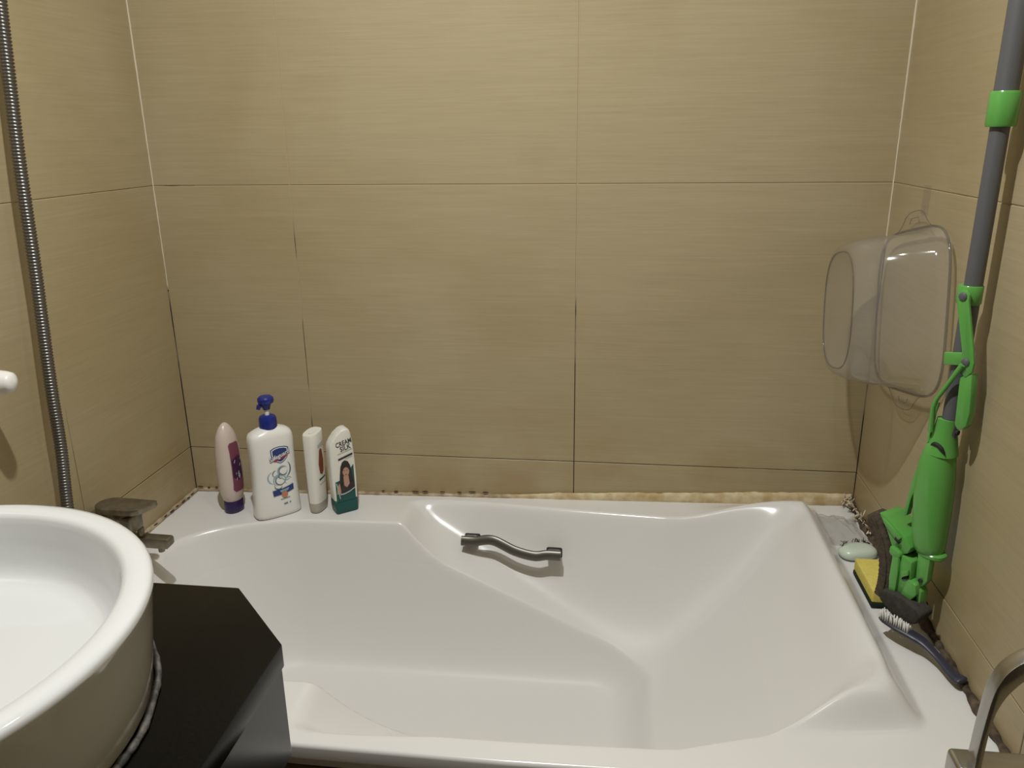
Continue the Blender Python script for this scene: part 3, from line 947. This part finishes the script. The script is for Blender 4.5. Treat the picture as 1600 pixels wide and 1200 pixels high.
# -- conditioner bottle: white above, dark green below
def conditioner_bottle():
    x, y = 0.095, -0.086
    u, n = frame(38)
    z0 = dz(x) + 0.001
    B = Vector((x, y, z0))
    t = thing('conditioner_bottle', B, 'white conditioner bottle with slanted top and dark green base showing a printed portrait', 'bottle')
    D = 0.0155
    up = [(-0.0262, 0.030), (0.0262, 0.030), (0.0270, 0.080), (0.0262, 0.120), (0.0240, 0.160), (0.0205, 0.186), (0.0175, 0.1935), (0.010, 0.1960), (0.0, 0.1935), (-0.012, 0.184),
          (-0.0215, 0.172), (-0.0272, 0.161), (-0.0285, 0.152), (-0.0288, 0.110), (-0.0280, 0.070)]
    slab_bottle(t, B, u, n, up, D, MT['cream_pl'], bevel=0.006)
    lo = [(-0.0215, 0.0), (0.0225, 0.0), (0.0255, 0.004), (0.0263, 0.0298), (-0.0262, 0.0298), (-0.0245, 0.004)]
    tag(slab_bottle(t, B, u, n, lo, D, MT['teal'], 'cap', 0.005), 'dark green cap')
    fn = lambda s, h, lift: B + u * s + ZV * h + n * (D + lift)
    # green lower panel with a hollow upper edge
    decal('label_panel', [(-0.0222, 0.029), (0.0212, 0.029), (0.0212, 0.112), (0.018, 0.108), (0.012, 0.100), (0.004, 0.090), (-0.006, 0.083), (-0.014, 0.079), (-0.0222, 0.077)], fn, MT['teal'], t, 1)
    dH = [(-0.010, 0.050), (-0.013, 0.072), (-0.011, 0.092), (-0.0085, 0.110), (-0.004, 0.121), (0.002, 0.1245), (0.009, 0.121), (0.0135, 0.111), (0.0165, 0.094), (0.0195, 0.074), (0.0200, 0.050)]
    decal('portrait_hair', dH, fn, MT['hairp'], t, 2)
    decal('portrait_arm', [(-0.0205, 0.048), (-0.0185, 0.066), (-0.012, 0.074), (-0.009, 0.062), (-0.011, 0.047)], fn, MT['skin'], t, 2)
    decal('portrait_neck', [(-0.003, 0.066), (-0.0035, 0.088), (0.008, 0.088), (0.0095, 0.068), (0.003, 0.060)], fn, MT['skin'], t, 3)
    decal('portrait_face', [(0.0028 + 0.0074 * math.cos(a), 0.0985 + 0.0125 * math.sin(a)) for a in np.linspace(0, 2 * math.pi, 24)[:-1]], fn, MT['skin'], t, 4)
    decal('portrait_fringe', [(-0.005, 0.099), (-0.0035, 0.110), (0.002, 0.1135), (0.0085, 0.110), (0.0105, 0.099), (0.0085, 0.105), (0.004, 0.1085), (-0.001, 0.107)], fn, MT['hairp'], t, 5)
    decal('portrait_mouth', [(-0.0005, 0.0915), (0.003, 0.0925), (0.0062, 0.0918), (0.003, 0.0898)], fn, MT['lip'], t, 5)
    for sx in (-0.0008, 0.0058):
        decal('portrait_eye', [(sx - 0.0016, 0.1005), (sx, 0.1015), (sx + 0.0016, 0.1005), (sx, 0.0997)], fn, MT['hairp'], t, 5)
    decal('portrait_top', [(-0.0115, 0.047), (-0.010, 0.062), (-0.006, 0.071), (-0.003, 0.066), (0.002, 0.061), (0.007, 0.063), (0.0105, 0.070), (0.0150, 0.074), (0.0205, 0.066), (0.0205, 0.052)], fn, MT['ink'], t, 5)
    decal('label_sweep', [(-0.0135, 0.0455), (-0.004, 0.0455), (0.008, 0.0490), (0.0212, 0.0560), (0.0212, 0.0588), (0.008, 0.0518), (-0.004, 0.0484), (-0.0135, 0.0484)], fn, MT['silver'], t, 7)
    decal('label_sweep', [(-0.0215, 0.075), (-0.0195, 0.075), (-0.0135, 0.038), (-0.0150, 0.036)], fn, MT['silver'], t, 7)
    lettering('CREAM', 0.0155, (0.0035, 0.1600), fn, MT['ink'], t, 2, 0.22, 0.12, 0.0002, 0.0365)
    lettering('SILK', 0.0155, (0.0065, 0.1480), fn, MT['ink'], t, 2, 0.22, 0.12, 0.0002, 0.0250)
    decal('print_line', [(-0.013, 0.1395), (0.0212, 0.1475), (0.0212, 0.1482), (-0.013, 0.1402)], fn, MT['ink'], t, 2)
    decal('print_band', [(-0.012, 0.1255), (0.0210, 0.1345), (0.0210, 0.1390), (-0.012, 0.1300)], fn, MT['ink'], t, 2)
    decal('print_line', [(0.004, 0.1262), (0.0200, 0.1305), (0.0200, 0.1312), (0.004, 0.1269)], fn, MT['ink'], t, 2)
conditioner_bottle()

# ------------------------------------------------------------------ clear plastic basin hanging on the right wall
def hanging_basin():
    cy, cz = -0.209, 0.540
    xw = RX - 0.012
    t = thing('plastic_basin', (RX, cy, cz), 'clear plastic basin with lugs, hung on the right wall near the corner', 'basin')
    # rounded-rectangle sections from the rim (at the wall) to the base (into the room)
    secs = [(0.000, 0.165, 0.139, 4.6), (0.006, 0.1655, 0.1395, 4.6), (0.0075, 0.158, 0.132, 4.6), (0.020, 0.152, 0.129, 4.4), (0.050, 0.142, 0.127, 4.2), (0.080, 0.131, 0.124, 3.9), (0.100, 0.121, 0.120, 3.6),
            (0.112, 0.111, 0.115, 3.3), (0.119, 0.100, 0.109, 3.0), (0.1215, 0.092, 0.104, 3.0)]
    bm = bmesh.new()
    seg = 96
    def ring(d, a, b, e):
        r_ = []
        for j in range(seg):
            th = 2 * math.pi * j / seg
            ct, st = math.cos(th), math.sin(th)
            r_.append(bm.verts.new((xw - d, cy + a * math.copysign(abs(ct) ** (2 / e), ct), cz + b * math.copysign(abs(st) ** (2 / e), st))))
        return r_
    rings = [ring(*s) for s in secs]
    for i in range(len(rings) - 1):
        for j in range(seg):
            bm.faces.new((rings[i][j], rings[i][(j + 1) % seg], rings[i + 1][(j + 1) % seg], rings[i + 1][j]))
    # base panel, domed slightly inwards
    prev = rings[-1]
    for d, a, b in ((0.1195, 0.087, 0.099), (0.118, 0.06, 0.068), (0.1175, 0.03, 0.034)):
        nr_ = ring(d, a, b, 2.8)
        for j in range(seg):
            bm.faces.new((prev[j], prev[(j + 1) % seg], nr_[(j + 1) % seg], nr_[j]))
        prev = nr_
    bm.faces.new(prev)
    from_bm('basin_bowl', bm, MT['clear'], t, sharp=None)
    # rolled rim
    bm = bmesh.new()
    pts = []
    for j in range(129):
        th = 2 * math.pi * j / 128
        ct, st = math.cos(th), math.sin(th)
        pts.append((xw - 0.004, cy + 0.1655 * math.copysign(abs(ct) ** (2 / 4.6), ct), cz + 0.1395 * math.copysign(abs(st) ** (2 / 4.6), st)))
    add_tube(bm, pts, 0.0022, 8, False)
    from_bm('rolled_rim', bm, MT['rimclear'], t, sharp=None)
    # foot ring round the base
    bm = bmesh.new()
    pts = []
    for j in range(97):
        th = 2 * math.pi * j / 96
        ct, st = math.cos(th), math.sin(th)
        pts.append((xw - 0.1212, cy + 0.089 * math.copysign(abs(ct) ** (2 / 2.8), ct), cz + 0.101 * math.copysign(abs(st) ** (2 / 2.8), st)))
    add_tube(bm, pts, 0.0011, 6, False)
    from_bm('foot_ring', bm, MT['rimclear'], t, sharp=None)
    # lugs with a hanging slot, top and bottom
    for s, yc in ((1, 0.0), (-1, 0.0)):
        w1, w2 = 0.075, 0.022
        out = [(-0.105, 0.134), (-0.074, 0.1415), (-0.054, 0.153), (-0.040, 0.164), (-0.018, 0.170), (0.018, 0.170), (0.040, 0.164), (0.054, 0.153), (0.074, 0.1415), (0.105, 0.134)]
        bm = bmesh.new()
        front = [bm.verts.new((xw - 0.002, cy + yc + p[0], cz + s * p[1])) for p in out]
        slot = [bm.verts.new((xw - 0.002, cy + yc + p[0], cz + s * p[1])) for p in [(-0.022, 0.150), (-0.016, 0.159), (0.016, 0.159), (0.022, 0.150)]]
        bm.faces.new((front[0], front[1], front[2], slot[0]))
        bm.faces.new((slot[0], front[2], front[3], slot[1]))
        bm.faces.new((slot[1], front[3], front[4], front[5], front[6], slot[2]))
        bm.faces.new((slot[2], front[6], front[7], slot[3]))
        bm.faces.new((slot[3], front[7], front[8], front[9]))
        bm.faces.new((front[0], slot[0], slot[3], front[9]))
        g = bmesh.ops.extrude_face_region(bm, geom=bm.faces[:])
        bmesh.ops.translate(bm, vec=(-0.0025, 0, 0), verts=[e for e in g['geom'] if isinstance(e, bmesh.types.BMVert)])
        lug = from_bm('lug', bm, MT['faint'], t)
        bm = bmesh.new()
        add_tube(bm, catmull([(xw - 0.003, cy + yc + p[0], cz + s * p[1]) for p in out], 4), 0.0007, 6)
        from_bm('lug_edge', bm, MT['rimclear'], lug)
        bm = bmesh.new()
        add_tube(bm, [(xw - 0.003, cy + yc + p[0], cz + s * p[1]) for p in [(-0.022, 0.150), (-0.016, 0.159), (0.016, 0.159), (0.022, 0.150)]], 0.0006, 6)
        from_bm('slot_edge', bm, MT['rimclear'], lug)
    # it hangs a little askew
    for ch in list(t.children):
        for o in [ch] + list(ch.children):
            o.data.transform(Matrix.Rotation(-0.2, 4, 'X'))
    # clear adhesive hook that carries it
    hk = thing('adhesive_hook', (RX, cy + 0.033, cz + 0.19), 'small clear adhesive hook on the right wall holding the basin', 'hook')
    bm = bmesh.new()
    add_box(bm, (RX - 0.0009, cy + 0.033, cz + 0.186), (0.0016, 0.034, 0.050), 0.0008, 1)
    from_bm('hook_plate', bm, MT['faint'], hk)
    bm = bmesh.new()
    yy = cy + 0.033
    add_tube(bm, catmull([(RX - 0.003, yy, cz + 0.176), (RX - 0.006, yy, cz + 0.166), (RX - 0.012, yy, cz + 0.1545), (RX - 0.020, yy, cz + 0.1545), (RX - 0.024, yy, cz + 0.166)], 5), 0.0028, 10)
    from_bm('hook_prong', bm, MT['faint'], hk)
hanging_basin()

# ------------------------------------------------------------------ green mop leaning on the right wall
MO = Vector((1.166, -0.482, 0)); MM = Vector((0.6, -0.8, 0)); MN = Vector((-0.8, -0.6, 0))
def mp(m_, z, n_=0.0): return MO + MM * m_ + MN * n_ + ZV * z
mop = thing('mop', (1.166, -0.482, 0.085), 'green squeeze mop with a grey pole standing against the right wall', 'mop')
def mprism(name, poly, n0, n1, m, parent, bevel=0.0015, seg=2):
    bm = bmesh.new()
    add_prism(bm, poly, MO, MM, ZV, MN, n0, n1, bevel, seg)
    return from_bm(name, bm, MT[m], parent)
def mtube(name, pts, r, m, parent, seg=24, flat=1.0, side=None):
    bm = bmesh.new()
    add_tube(bm, [mp(*p) for p in pts], r, seg, True, flat, side)
    return from_bm(name, bm, MT[m], parent, sharp=45)
pole = mtube('pole', [(0.002, 0.40), (0.004, 0.86)], 0.0118, 'grey_pole', mop)
mtube('upper_pole', [(0.004, 0.86), (0.0065, 1.30)], 0.0145, 'grey_pole', mop)
mtube('pole_collar', [(0.004, 0.8435), (0.004, 0.846), (0.0045, 0.884), (0.0045, 0.887)], [0.0168, 0.0182, 0.0186, 0.0172], 'green', mop)
clamp = mtube('pole_clamp', [(0.0, 0.6105), (0.0, 0.612), (0.0, 0.635), (0.0, 0.6365)], [0.0150, 0.0160, 0.0160, 0.0150], 'green', mop)
arm = mprism('lever_arm', [(-0.005, 0.617), (-0.004, 0.627), (0.002, 0.632), (0.008, 0.632), (0.0125, 0.627), (0.0132, 0.6165), (0.0298, 0.5523), (0.0335, 0.535), (0.0330, 0.522), (0.0245, 0.512), (0.0160, 0.520), (0.0140, 0.549)], 0.0165, 0.0215, 'green', mop)
for mz in ((0.004, 0.6235), (0.0222, 0.5345)):
    bm = bmesh.new()
    add_tube(bm, [mp(mz[0], mz[1], 0.019), mp(mz[0], mz[1], 0.0232), mp(mz[0], mz[1], 0.0245)], [0.0058, 0.0056, 0.0035], 16)
    tag(from_bm('screw', bm, MT['grey_pole'], arm, sharp=45), 'grey screw head')
mprism('guide_tab', [(-0.0129, 0.5405), (0.0136, 0.5455), (0.0165, 0.5277), (-0.0107, 0.5223)], 0.0125, 0.0180, 'green', mop)
rodm = [(0.0205, 0.5310, 0.024), (0.0075, 0.5065, 0.0225), (-0.0105, 0.4720, 0.021), (-0.0145, 0.4580, 0.020), (-0.0140, 0.4200, 0.018)]
mtube('link_rod', rodm, [0.0042, 0.0034, 0.0032, 0.0034, 0.0036], 'green', mop, 10)
mtube('guide_rib', [(-0.0185, 0.462, 0.004), (-0.0200, 0.445, 0.006), (-0.0180, 0.402, 0.012)], 0.0032, 'green', mop, 8)
lp = mprism('lever_grip', [(0.0165, 0.5120), (0.0330, 0.5200), (0.0365, 0.4900), (0.0385, 0.4616), (0.0368, 0.4450), (0.0320, 0.4375), (0.0250, 0.4355), (0.0200, 0.4420), (0.0185, 0.4700)], 0.005, 0.0205, 'green', mop, 0.002)
mprism('grip_hook', [(0.0105, 0.4800), (0.0120, 0.4600), (0.0160, 0.4460), (0.0240, 0.4362), (0.0300, 0.4400), (0.0220, 0.4560), (0.0180, 0.4720), (0.0180, 0.5000)], -0.006, 0.006, 'green_shaded', mop)  # back of the green strap, its shade put into the colour
# sleeve and sprayer body
bm = bmesh.new()
add_loft(bm, [(mp(-0.003, 0.386), 0.0215, 0.0215, 2.2), (mp(-0.003, 0.400), 0.0190, 0.0190, 2.2), (mp(-0.003, 0.420), 0.0158, 0.0158, 2.2), (mp(-0.001, 0.441), 0.0145, 0.0145, 2.2), (mp(-0.001, 0.4415), 0.0125, 0.0125, 2.2)], MM, MN, 36)
from_bm('pole_sleeve', bm, MT['green'], mop, sharp=50)
mtube('side_screw', [(0.012, 0.424, 0.0), (0.0165, 0.424, 0.0)], 0.004, 'pad_dark', mop, 12)
mtube('sleeve_slot_shade', catmull([(-0.0115, 0.3985, 0.0165), (-0.006, 0.4035, 0.0185), (0.001, 0.4035, 0.0190), (0.008, 0.3985, 0.0185), (0.0125, 0.3915, 0.0170)], 5), list(np.interp(np.linspace(0, 1, 21), [0, 0.3, 0.7, 1], [0.0008, 0.0030, 0.0030, 0.0008])), 'gasket', mop, 10)  # shade of the sleeve opening, made as a solid black crescent
bm = bmesh.new()
tk = [(0.4015, -0.003, 0.0175), (0.398, -0.0045, 0.0195), (0.385, -0.006, 0.0215), (0.370, -0.0072, 0.0240), (0.345, -0.0060, 0.0258), (0.315, -0.0050, 0.0262), (0.285, -0.0032, 0.0252), (0.258, -0.0020, 0.0242), (0.240, -0.0005, 0.0228), (0.230, 0.0010, 0.0208), (0.224, 0.0015, 0.0165), (0.2215, 0.0015, 0.010)]
add_loft(bm, [(mp(c, z), a, a * 0.98, 2.3) for z, c, a in tk], MM, MN, 44)
from_bm('sprayer_body', bm, MT['green'], mop, sharp=60)
bm = bmesh.new()
add_loft(bm, [(mp(0.006, 0.2200), 0.0190, 0.0150, 2.4), (mp(0.006, 0.2230), 0.0215, 0.0175, 2.4), (mp(0.006, 0.2275), 0.0215, 0.0175, 2.4), (mp(0.006, 0.2300), 0.0190, 0.0150, 2.4)], MM, MN, 32)
from_bm('body_flange', bm, MT['green'], mop)
mprism('trigger', [(-0.0280, 0.3600), (-0.0330, 0.3570), (-0.0375, 0.3300), (-0.0405, 0.3000), (-0.0430, 0.2780), (-0.0420, 0.2690), (-0.0375, 0.2710), (-0.0345, 0.3000), (-0.0280, 0.3300)], -0.004, 0.008, 'green', mop)
neck = mprism('neck', [(-0.0055, 0.2240), (0.0145, 0.2240), (0.0155, 0.1850), (0.0090, 0.1720), (-0.0010, 0.1720), (-0.0030, 0.1850)], 0.002, 0.016, 'green', mop)
mtube('pivot_pin', [(0.006, 0.182, 0.015), (0.006, 0.182, 0.0185)], 0.0035, 'pad_dark', neck, 14)
# two-part folding head
hu = mprism('head_plate', [(-0.0740, 0.2640), (-0.0640, 0.2630), (-0.0440, 0.2520), (-0.0260, 0.2420), (-0.0140, 0.2290), (-0.0180, 0.2180), (-0.0297, 0.2105), (-0.0441, 0.2163), (-0.0560, 0.2380)], -0.026, 0.022, 'green', mop)
mprism('plate_rib', [(-0.0640, 0.2600), (-0.0420, 0.2490), (-0.0300, 0.2400), (-0.0340, 0.2330), (-0.0450, 0.2400), (-0.0610, 0.2520)], 0.021, 0.027, 'green', hu)
mprism('plate_slot_shade', [(-0.0380, 0.2395), (-0.0290, 0.2335), (-0.0310, 0.2300), (-0.0390, 0.2350)], 0.0255, 0.0278, 'gasket', hu, 0)  # black inlay standing for the shade inside the slot
hl = mprism('head_plate', [(-0.0410, 0.2120), (-0.0200, 0.2120), (-0.0080, 0.2080), (-0.0060, 0.1727), (-0.0120, 0.1500), (-0.0200, 0.1395), (-0.0360, 0.1390), (-0.0400, 0.1600)], -0.026, 0.024, 'green', mop)
mprism('plate_rib', [(-0.0370, 0.2090), (-0.0260, 0.2090), (-0.0240, 0.1800), (-0.0240, 0.1500), (-0.0350, 0.1480), (-0.0375, 0.1700)], 0.023, 0.030, 'green', hl)
mprism('plate_rib', [(-0.0200, 0.1880), (-0.0090, 0.1960), (-0.0075, 0.1870), (-0.0180, 0.1780)], 0.023, 0.029, 'green', hl)
mprism('plate_slot_shade', [(-0.0180, 0.1790), (-0.0085, 0.1850), (-0.0080, 0.1800), (-0.0190, 0.1740)], 0.0235, 0.0262, 'gasket', hl, 0)  # slot of the lower plate, its shade drawn as a black inlay
mprism('hinge_knuckle', [(-0.0440, 0.2220), (-0.0260, 0.2170), (-0.0240, 0.2100), (-0.0330, 0.2040), (-0.0440, 0.2090)], 0.010, 0.030, 'green', mop, 0.003)
mprism('hinge_gap_shade', [(-0.0460, 0.2200), (-0.0400, 0.2240), (-0.0240, 0.2150), (-0.0220, 0.2030), (-0.0400, 0.2040)], -0.024, 0.020, 'gasket', mop, 0)  # solid black filler painting the shade between the two plates
mprism('end_clip', [(-0.0090, 0.1790), (0.0050, 0.1750), (0.0080, 0.1600), (-0.0020, 0.1430), (-0.0120, 0.1390), (-0.0170, 0.1480)], 0.004, 0.026, 'green', mop)
mprism('end_hook', [(0.0040, 0.1700), (0.0105, 0.1640), (0.0120, 0.1300), (0.0080, 0.1180), (-0.0060, 0.1280), (-0.0050, 0.1340), (0.0030, 0.1350)], 0.000, 0.018, 'green', mop)
mprism('clip_gap_shade', [(-0.0360, 0.1400), (-0.0180, 0.1400), (-0.0080, 0.1360), (0.0030, 0.1270), (0.0000, 0.1210), (-0.0250, 0.1330)], -0.02, 0.022, 'gasket', mop, 0)  # black filler for the shade beneath the clip
# curved microfibre pad, built along an arc with gathered ridges
arc = catmull([(-0.0985, 0.2480), (-0.0860, 0.2360), (-0.0690, 0.2100), (-0.0595, 0.1810), (-0.0565, 0.1550), (-0.0570, 0.1380), (-0.0600, 0.1180)], 10)
bm = bmesh.new()
secs = []
K = len(arc)
for i, p in enumerate(arc):
    tn = np.array(arc[min(i + 1, K - 1)]) - np.array(arc[max(i - 1, 0)])
    tn /= np.linalg.norm(tn)
    nv = MM * float(-tn[1]) + ZV * float(tn[0])
    th = np.interp(i / (K - 1), [0, 0.08, 0.25, 0.7, 1], [0.0090, 0.0135, 0.0145, 0.0140, 0.0125]) * (1 + 0.05 * math.sin(i * 1.9))
    wd = np.interp(i / (K - 1), [0, 0.06, 1], [0.014, 0.018, 0.019])
    secs.append((nv, th, wd, p))
rings = []
for nv, th, wd, p in secs:
    ring = []
    for j in range(36):
        a = 2 * math.pi * j / 36
        ct, st = math.cos(a), math.sin(a)
        ring.append(bm.verts.new(mp(p[0], p[1], -0.004) + nv * (th * math.copysign(abs(ct) ** 0.6, ct)) + MN * (wd * math.copysign(abs(st) ** 0.6, st))))
    rings.append(ring)
for i in range(K - 1):
    for j in range(36):
        bm.faces.new((rings[i][j], rings[i][(j + 1) % 36], rings[i + 1][(j + 1) % 36], rings[i + 1][j]))
bm.faces.new(rings[0]); bm.faces.new(rings[-1][::-1])
pad = from_bm('mop_pad', bm, MT['pad_brown'], mop, sharp=60)
tag(pad, 'dark brown fabric pad')
bm = bmesh.new()
seam = [mp(p[0] + 0.0005, p[1], -0.004) + nv * (th * 0.25) + MN * (wd + 0.0006) for nv, th, wd, p in secs[2:-1]]
add_tube(bm, seam, 0.0015, 6)
from_bm('pad_seam', bm, MT['pad_brown'], pad)
pe = mprism('pad_end', [(-0.0500, 0.1380), (-0.0400, 0.1475), (-0.0229, 0.1510), (-0.0100, 0.1500), (0.0120, 0.1455), (0.0260, 0.1410), (0.0277, 0.1342), (0.0196, 0.1181), (0.0043, 0.1115), (-0.0119, 0.1089), (-0.0304, 0.1180), (-0.0430, 0.1268)], 0.006, 0.036, 'pad_dark', mop, 0.004, 3)
tag(pe, 'charcoal folded end of the pad')

# ------------------------------------------------------------------ sponge, soap, wrapper, brush on the right deck
sx0, sx1, sy0, sy1 = 1.124, 1.187, -0.402, -0.292
zb = max(tubz(x, y) for x in (sx0, 1.15, sx1) for y in (sy0, -0.34, sy1)) + 0.001
sp = thing('sponge', (1.156, -0.345, zb), 'yellow kitchen sponge with a dark scouring layer, on the right deck', 'sponge')
bm = bmesh.new()
add_box(bm, ((sx0 + sx1) / 2, (sy0 + sy1) / 2, zb + 0.0205), (sx1 - sx0, sy1 - sy0, 0.023), 0.003, 3)
from_bm('foam_block', bm, MT['yellow'], sp)
bm = bmesh.new()
add_box(bm, ((sx0 + sx1) / 2, (sy0 + sy1) / 2, zb + 0.0045), (sx1 - sx0 + 0.001, sy1 - sy0 + 0.001, 0.009), 0.002, 2)
tag(from_bm('scouring_layer', bm, MT['scrub'], sp), 'dark scouring layer')

so = thing('soap_bar', (1.150, -0.245, 0.075), 'pale green worn soap bar behind the yellow sponge', 'soap')
bm = bmesh.new()
u = Vector((0.97, 0.24, 0)); v = Vector((-0.24, 0.97, 0))
zs = max(tubz(1.12, -0.24), tubz(1.15, -0.245), tubz(1.18, -0.25)) + 0.001
c0 = Vector((1.149, -0.226, zs))
add_loft(bm, [(c0 + ZV * z, a, b, 2.6) for z, a, b in [(0.0, 0.030, 0.018), (0.003, 0.0345, 0.022), (0.009, 0.036, 0.024), (0.015, 0.0335, 0.022), (0.019, 0.028, 0.017), (0.0205, 0.018, 0.010)]], u, v, 40)
from_bm('soap_body', bm, MT['soap'], so, sharp=70)
bm = bmesh.new()
rg = random.Random(31)
for i in range(26):
    a = rg.uniform(0.35, 2.8)
    p = c0 + u * (0.030 * math.cos(a)) + v * (0.019 * math.sin(a)) + ZV * (0.0185)
    d = (u * rg.uniform(-1, 1) + v * rg.uniform(-0.2, 1) + ZV * rg.uniform(0.0, 0.6)).normalized() * rg.uniform(0.005, 0.011)
    add_tube(bm, [p, p + d * 0.5 + ZV * 0.002, p + d], 0.0006, 5)
o = from_bm('hair_strands', bm, MT['hair'], so, sharp=None)
o['kind'] = 'stuff'; o['label'] = 'dark hairs stuck to the soap'

# crumpled clear wrapper: a wrinkled sheet
bm = bmesh.new()
gx, gy = 26, 22
rg = random.Random(14)
NZ = [[rg.uniform(0, 1) for _ in range(gy + 1)] for _ in range(gx + 1)]
grid = []
for i in range(gx + 1):
    col = []
    for j in range(gy + 1):
        a, b = i / gx, j / gy
        x = 1.106 + 0.080 * a + 0.006 * math.sin(5 * b + 2 * a)
        y = -0.195 + 0.125 * b + 0.008 * math.sin(7 * a)
        ex = min(a, 1 - a, b, 1 - b)
        h = 0.004 + 0.034 * math.sin(math.pi * min(1, max(0, a))) * math.sin(math.pi * b) * (0.60 + 0.25 * math.sin(9 * a + 4 * b) * math.sin(11 * b)) + 0.0012 * (NZ[i][j] - 0.3) + 0.003 * math.sin(23 * a + 9 * b) * math.sin(17 * b - 6 * a)
        col.append(bm.verts.new((x, y, tubz(x, y) + max(h, 0.0015))))
    grid.append(col)
for i in range(gx):
    for j in range(gy):
        bm.faces.new((grid[i][j], grid[i + 1][j], grid[i + 1][j + 1], grid[i][j + 1]))
o = from_bm('plastic_wrapper', bm, MT['wrap'], sharp=None)
tag(o, 'crumpled clear plastic wrapper in the back right corner behind the soap', 'wrapper')

# dish brush: head propped on the raised rim, handle end down by the right wall
br = thing('scrub_brush', (1.150, -0.545, 0.09), 'slate blue scrub brush with white bristles, lying under the mop head', 'brush')
T0 = Vector((1.113, -0.477, 0.101)); T1 = Vector((1.130, -0.500, 0.100)); T2 = Vector((1.149, -0.518, 0.098)); T3 = Vector((1.163, -0.533, 0.0945)); T4 = Vector((1.175, -0.560, 0.088)); T5 = Vector((1.182, -0.583, 0.084)); T6 = Vector((1.187, -0.598, 0.084)); T7 = Vector((1.191, -0.606, 0.086))
bm = bmesh.new()
pts = catmull([T0, T1, T2, T3, T4, T5, T6, T7], 6)
k = len(pts)
rw = list(np.interp(np.linspace(0, 1, k), [0, 0.04, 0.3, 0.42, 0.55, 0.72, 0.88, 0.97, 1], [0.004, 0.008, 0.0115, 0.0100, 0.0080, 0.0095, 0.0110, 0.010, 0.005]))
add_tube(bm, pts, rw, 16, True, 0.48, side=Vector((0.55, 0.83, 0.0)))
from_bm('handle', bm, MT['dark_blue'], br, sharp=60)
bm = bmesh.new()
rg = random.Random(3)
ax_ = (T2 - T0).normalized(); sd = Vector((0.55, 0.83, 0)); sd = (sd - ax_ * sd.dot(ax_)).normalized()
for i in range(13):
    for j in range(5):
        p = T0.lerp(T2, 0.10 + 0.80 * i / 12) + sd * (-0.0075 + 0.015 * j / 4) + ZV * 0.003
        d = (ZV * 1.0 + Vector((0.05, 0.25, 0)) + Vector((rg.uniform(-0.15, 0.15), rg.uniform(-0.15, 0.15), 0))).normalized() * rg.uniform(0.013, 0.016)
        add_tube(bm, [p, p + d * 0.6, p + d], [0.0013, 0.0014, 0.0009], 5)
o = from_bm('bristles', bm, MT['bristle'], br, sharp=None)
o['kind'] = 'stuff'

# ------------------------------------------------------------------ chrome arched bracket on the right wall, close to the camera
hy = -1.11
bk = thing('chrome_bracket', (RX, hy, 0.385), 'brushed chrome arched bracket on the right wall close to the camera', 'bracket')
bm = bmesh.new()
arch_o = catmull([(0.9605, 0.376), (0.9613, 0.405), (0.9622, 0.4243), (0.9635, 0.4420), (0.9660, 0.4545), (0.9705, 0.4656), (0.9795, 0.4755), (0.9930, 0.4830), (1.012, 0.4860), (1.036, 0.482), (1.056, 0.468), (1.068, 0.442), (1.072, 0.376)], 5)
arch_i = catmull([(0.9655, 0.376), (0.9660, 0.407), (0.9675, 0.4259), (0.9695, 0.4355), (0.9730, 0.4450), (0.9770, 0.4520), (0.9840, 0.4610), (0.9950, 0.4680), (1.012, 0.4715), (1.032, 0.467), (1.048, 0.455), (1.060, 0.436), (1.066, 0.376)], 5)
poly = [tuple(p) for p in arch_o] + [tuple(q) for q in reversed(arch_i)]
add_prism(bm, poly, (0, 0, 0), (1, 0, 0), (0, 0, 1), (0, 1, 0), hy, hy + 0.014, 0.0008, 2)
from_bm('arch', bm, MT['chrome'], bk)
bm = bmesh.new()
add_box(bm, ((0.9490 + 1.196) / 2, hy + 0.010, 0.3640), (1.196 - 0.9490, 0.026, 0.030), 0.004, 4)
from_bm('base_bar', bm, MT['chrome'], bk)
bm = bmesh.new()
add_box(bm, (RX - 0.006, hy + 0.010, 0.3640), (0.012, 0.075, 0.06), 0.004, 3)
from_bm('wall_plate', bm, MT['chrome'], bk)
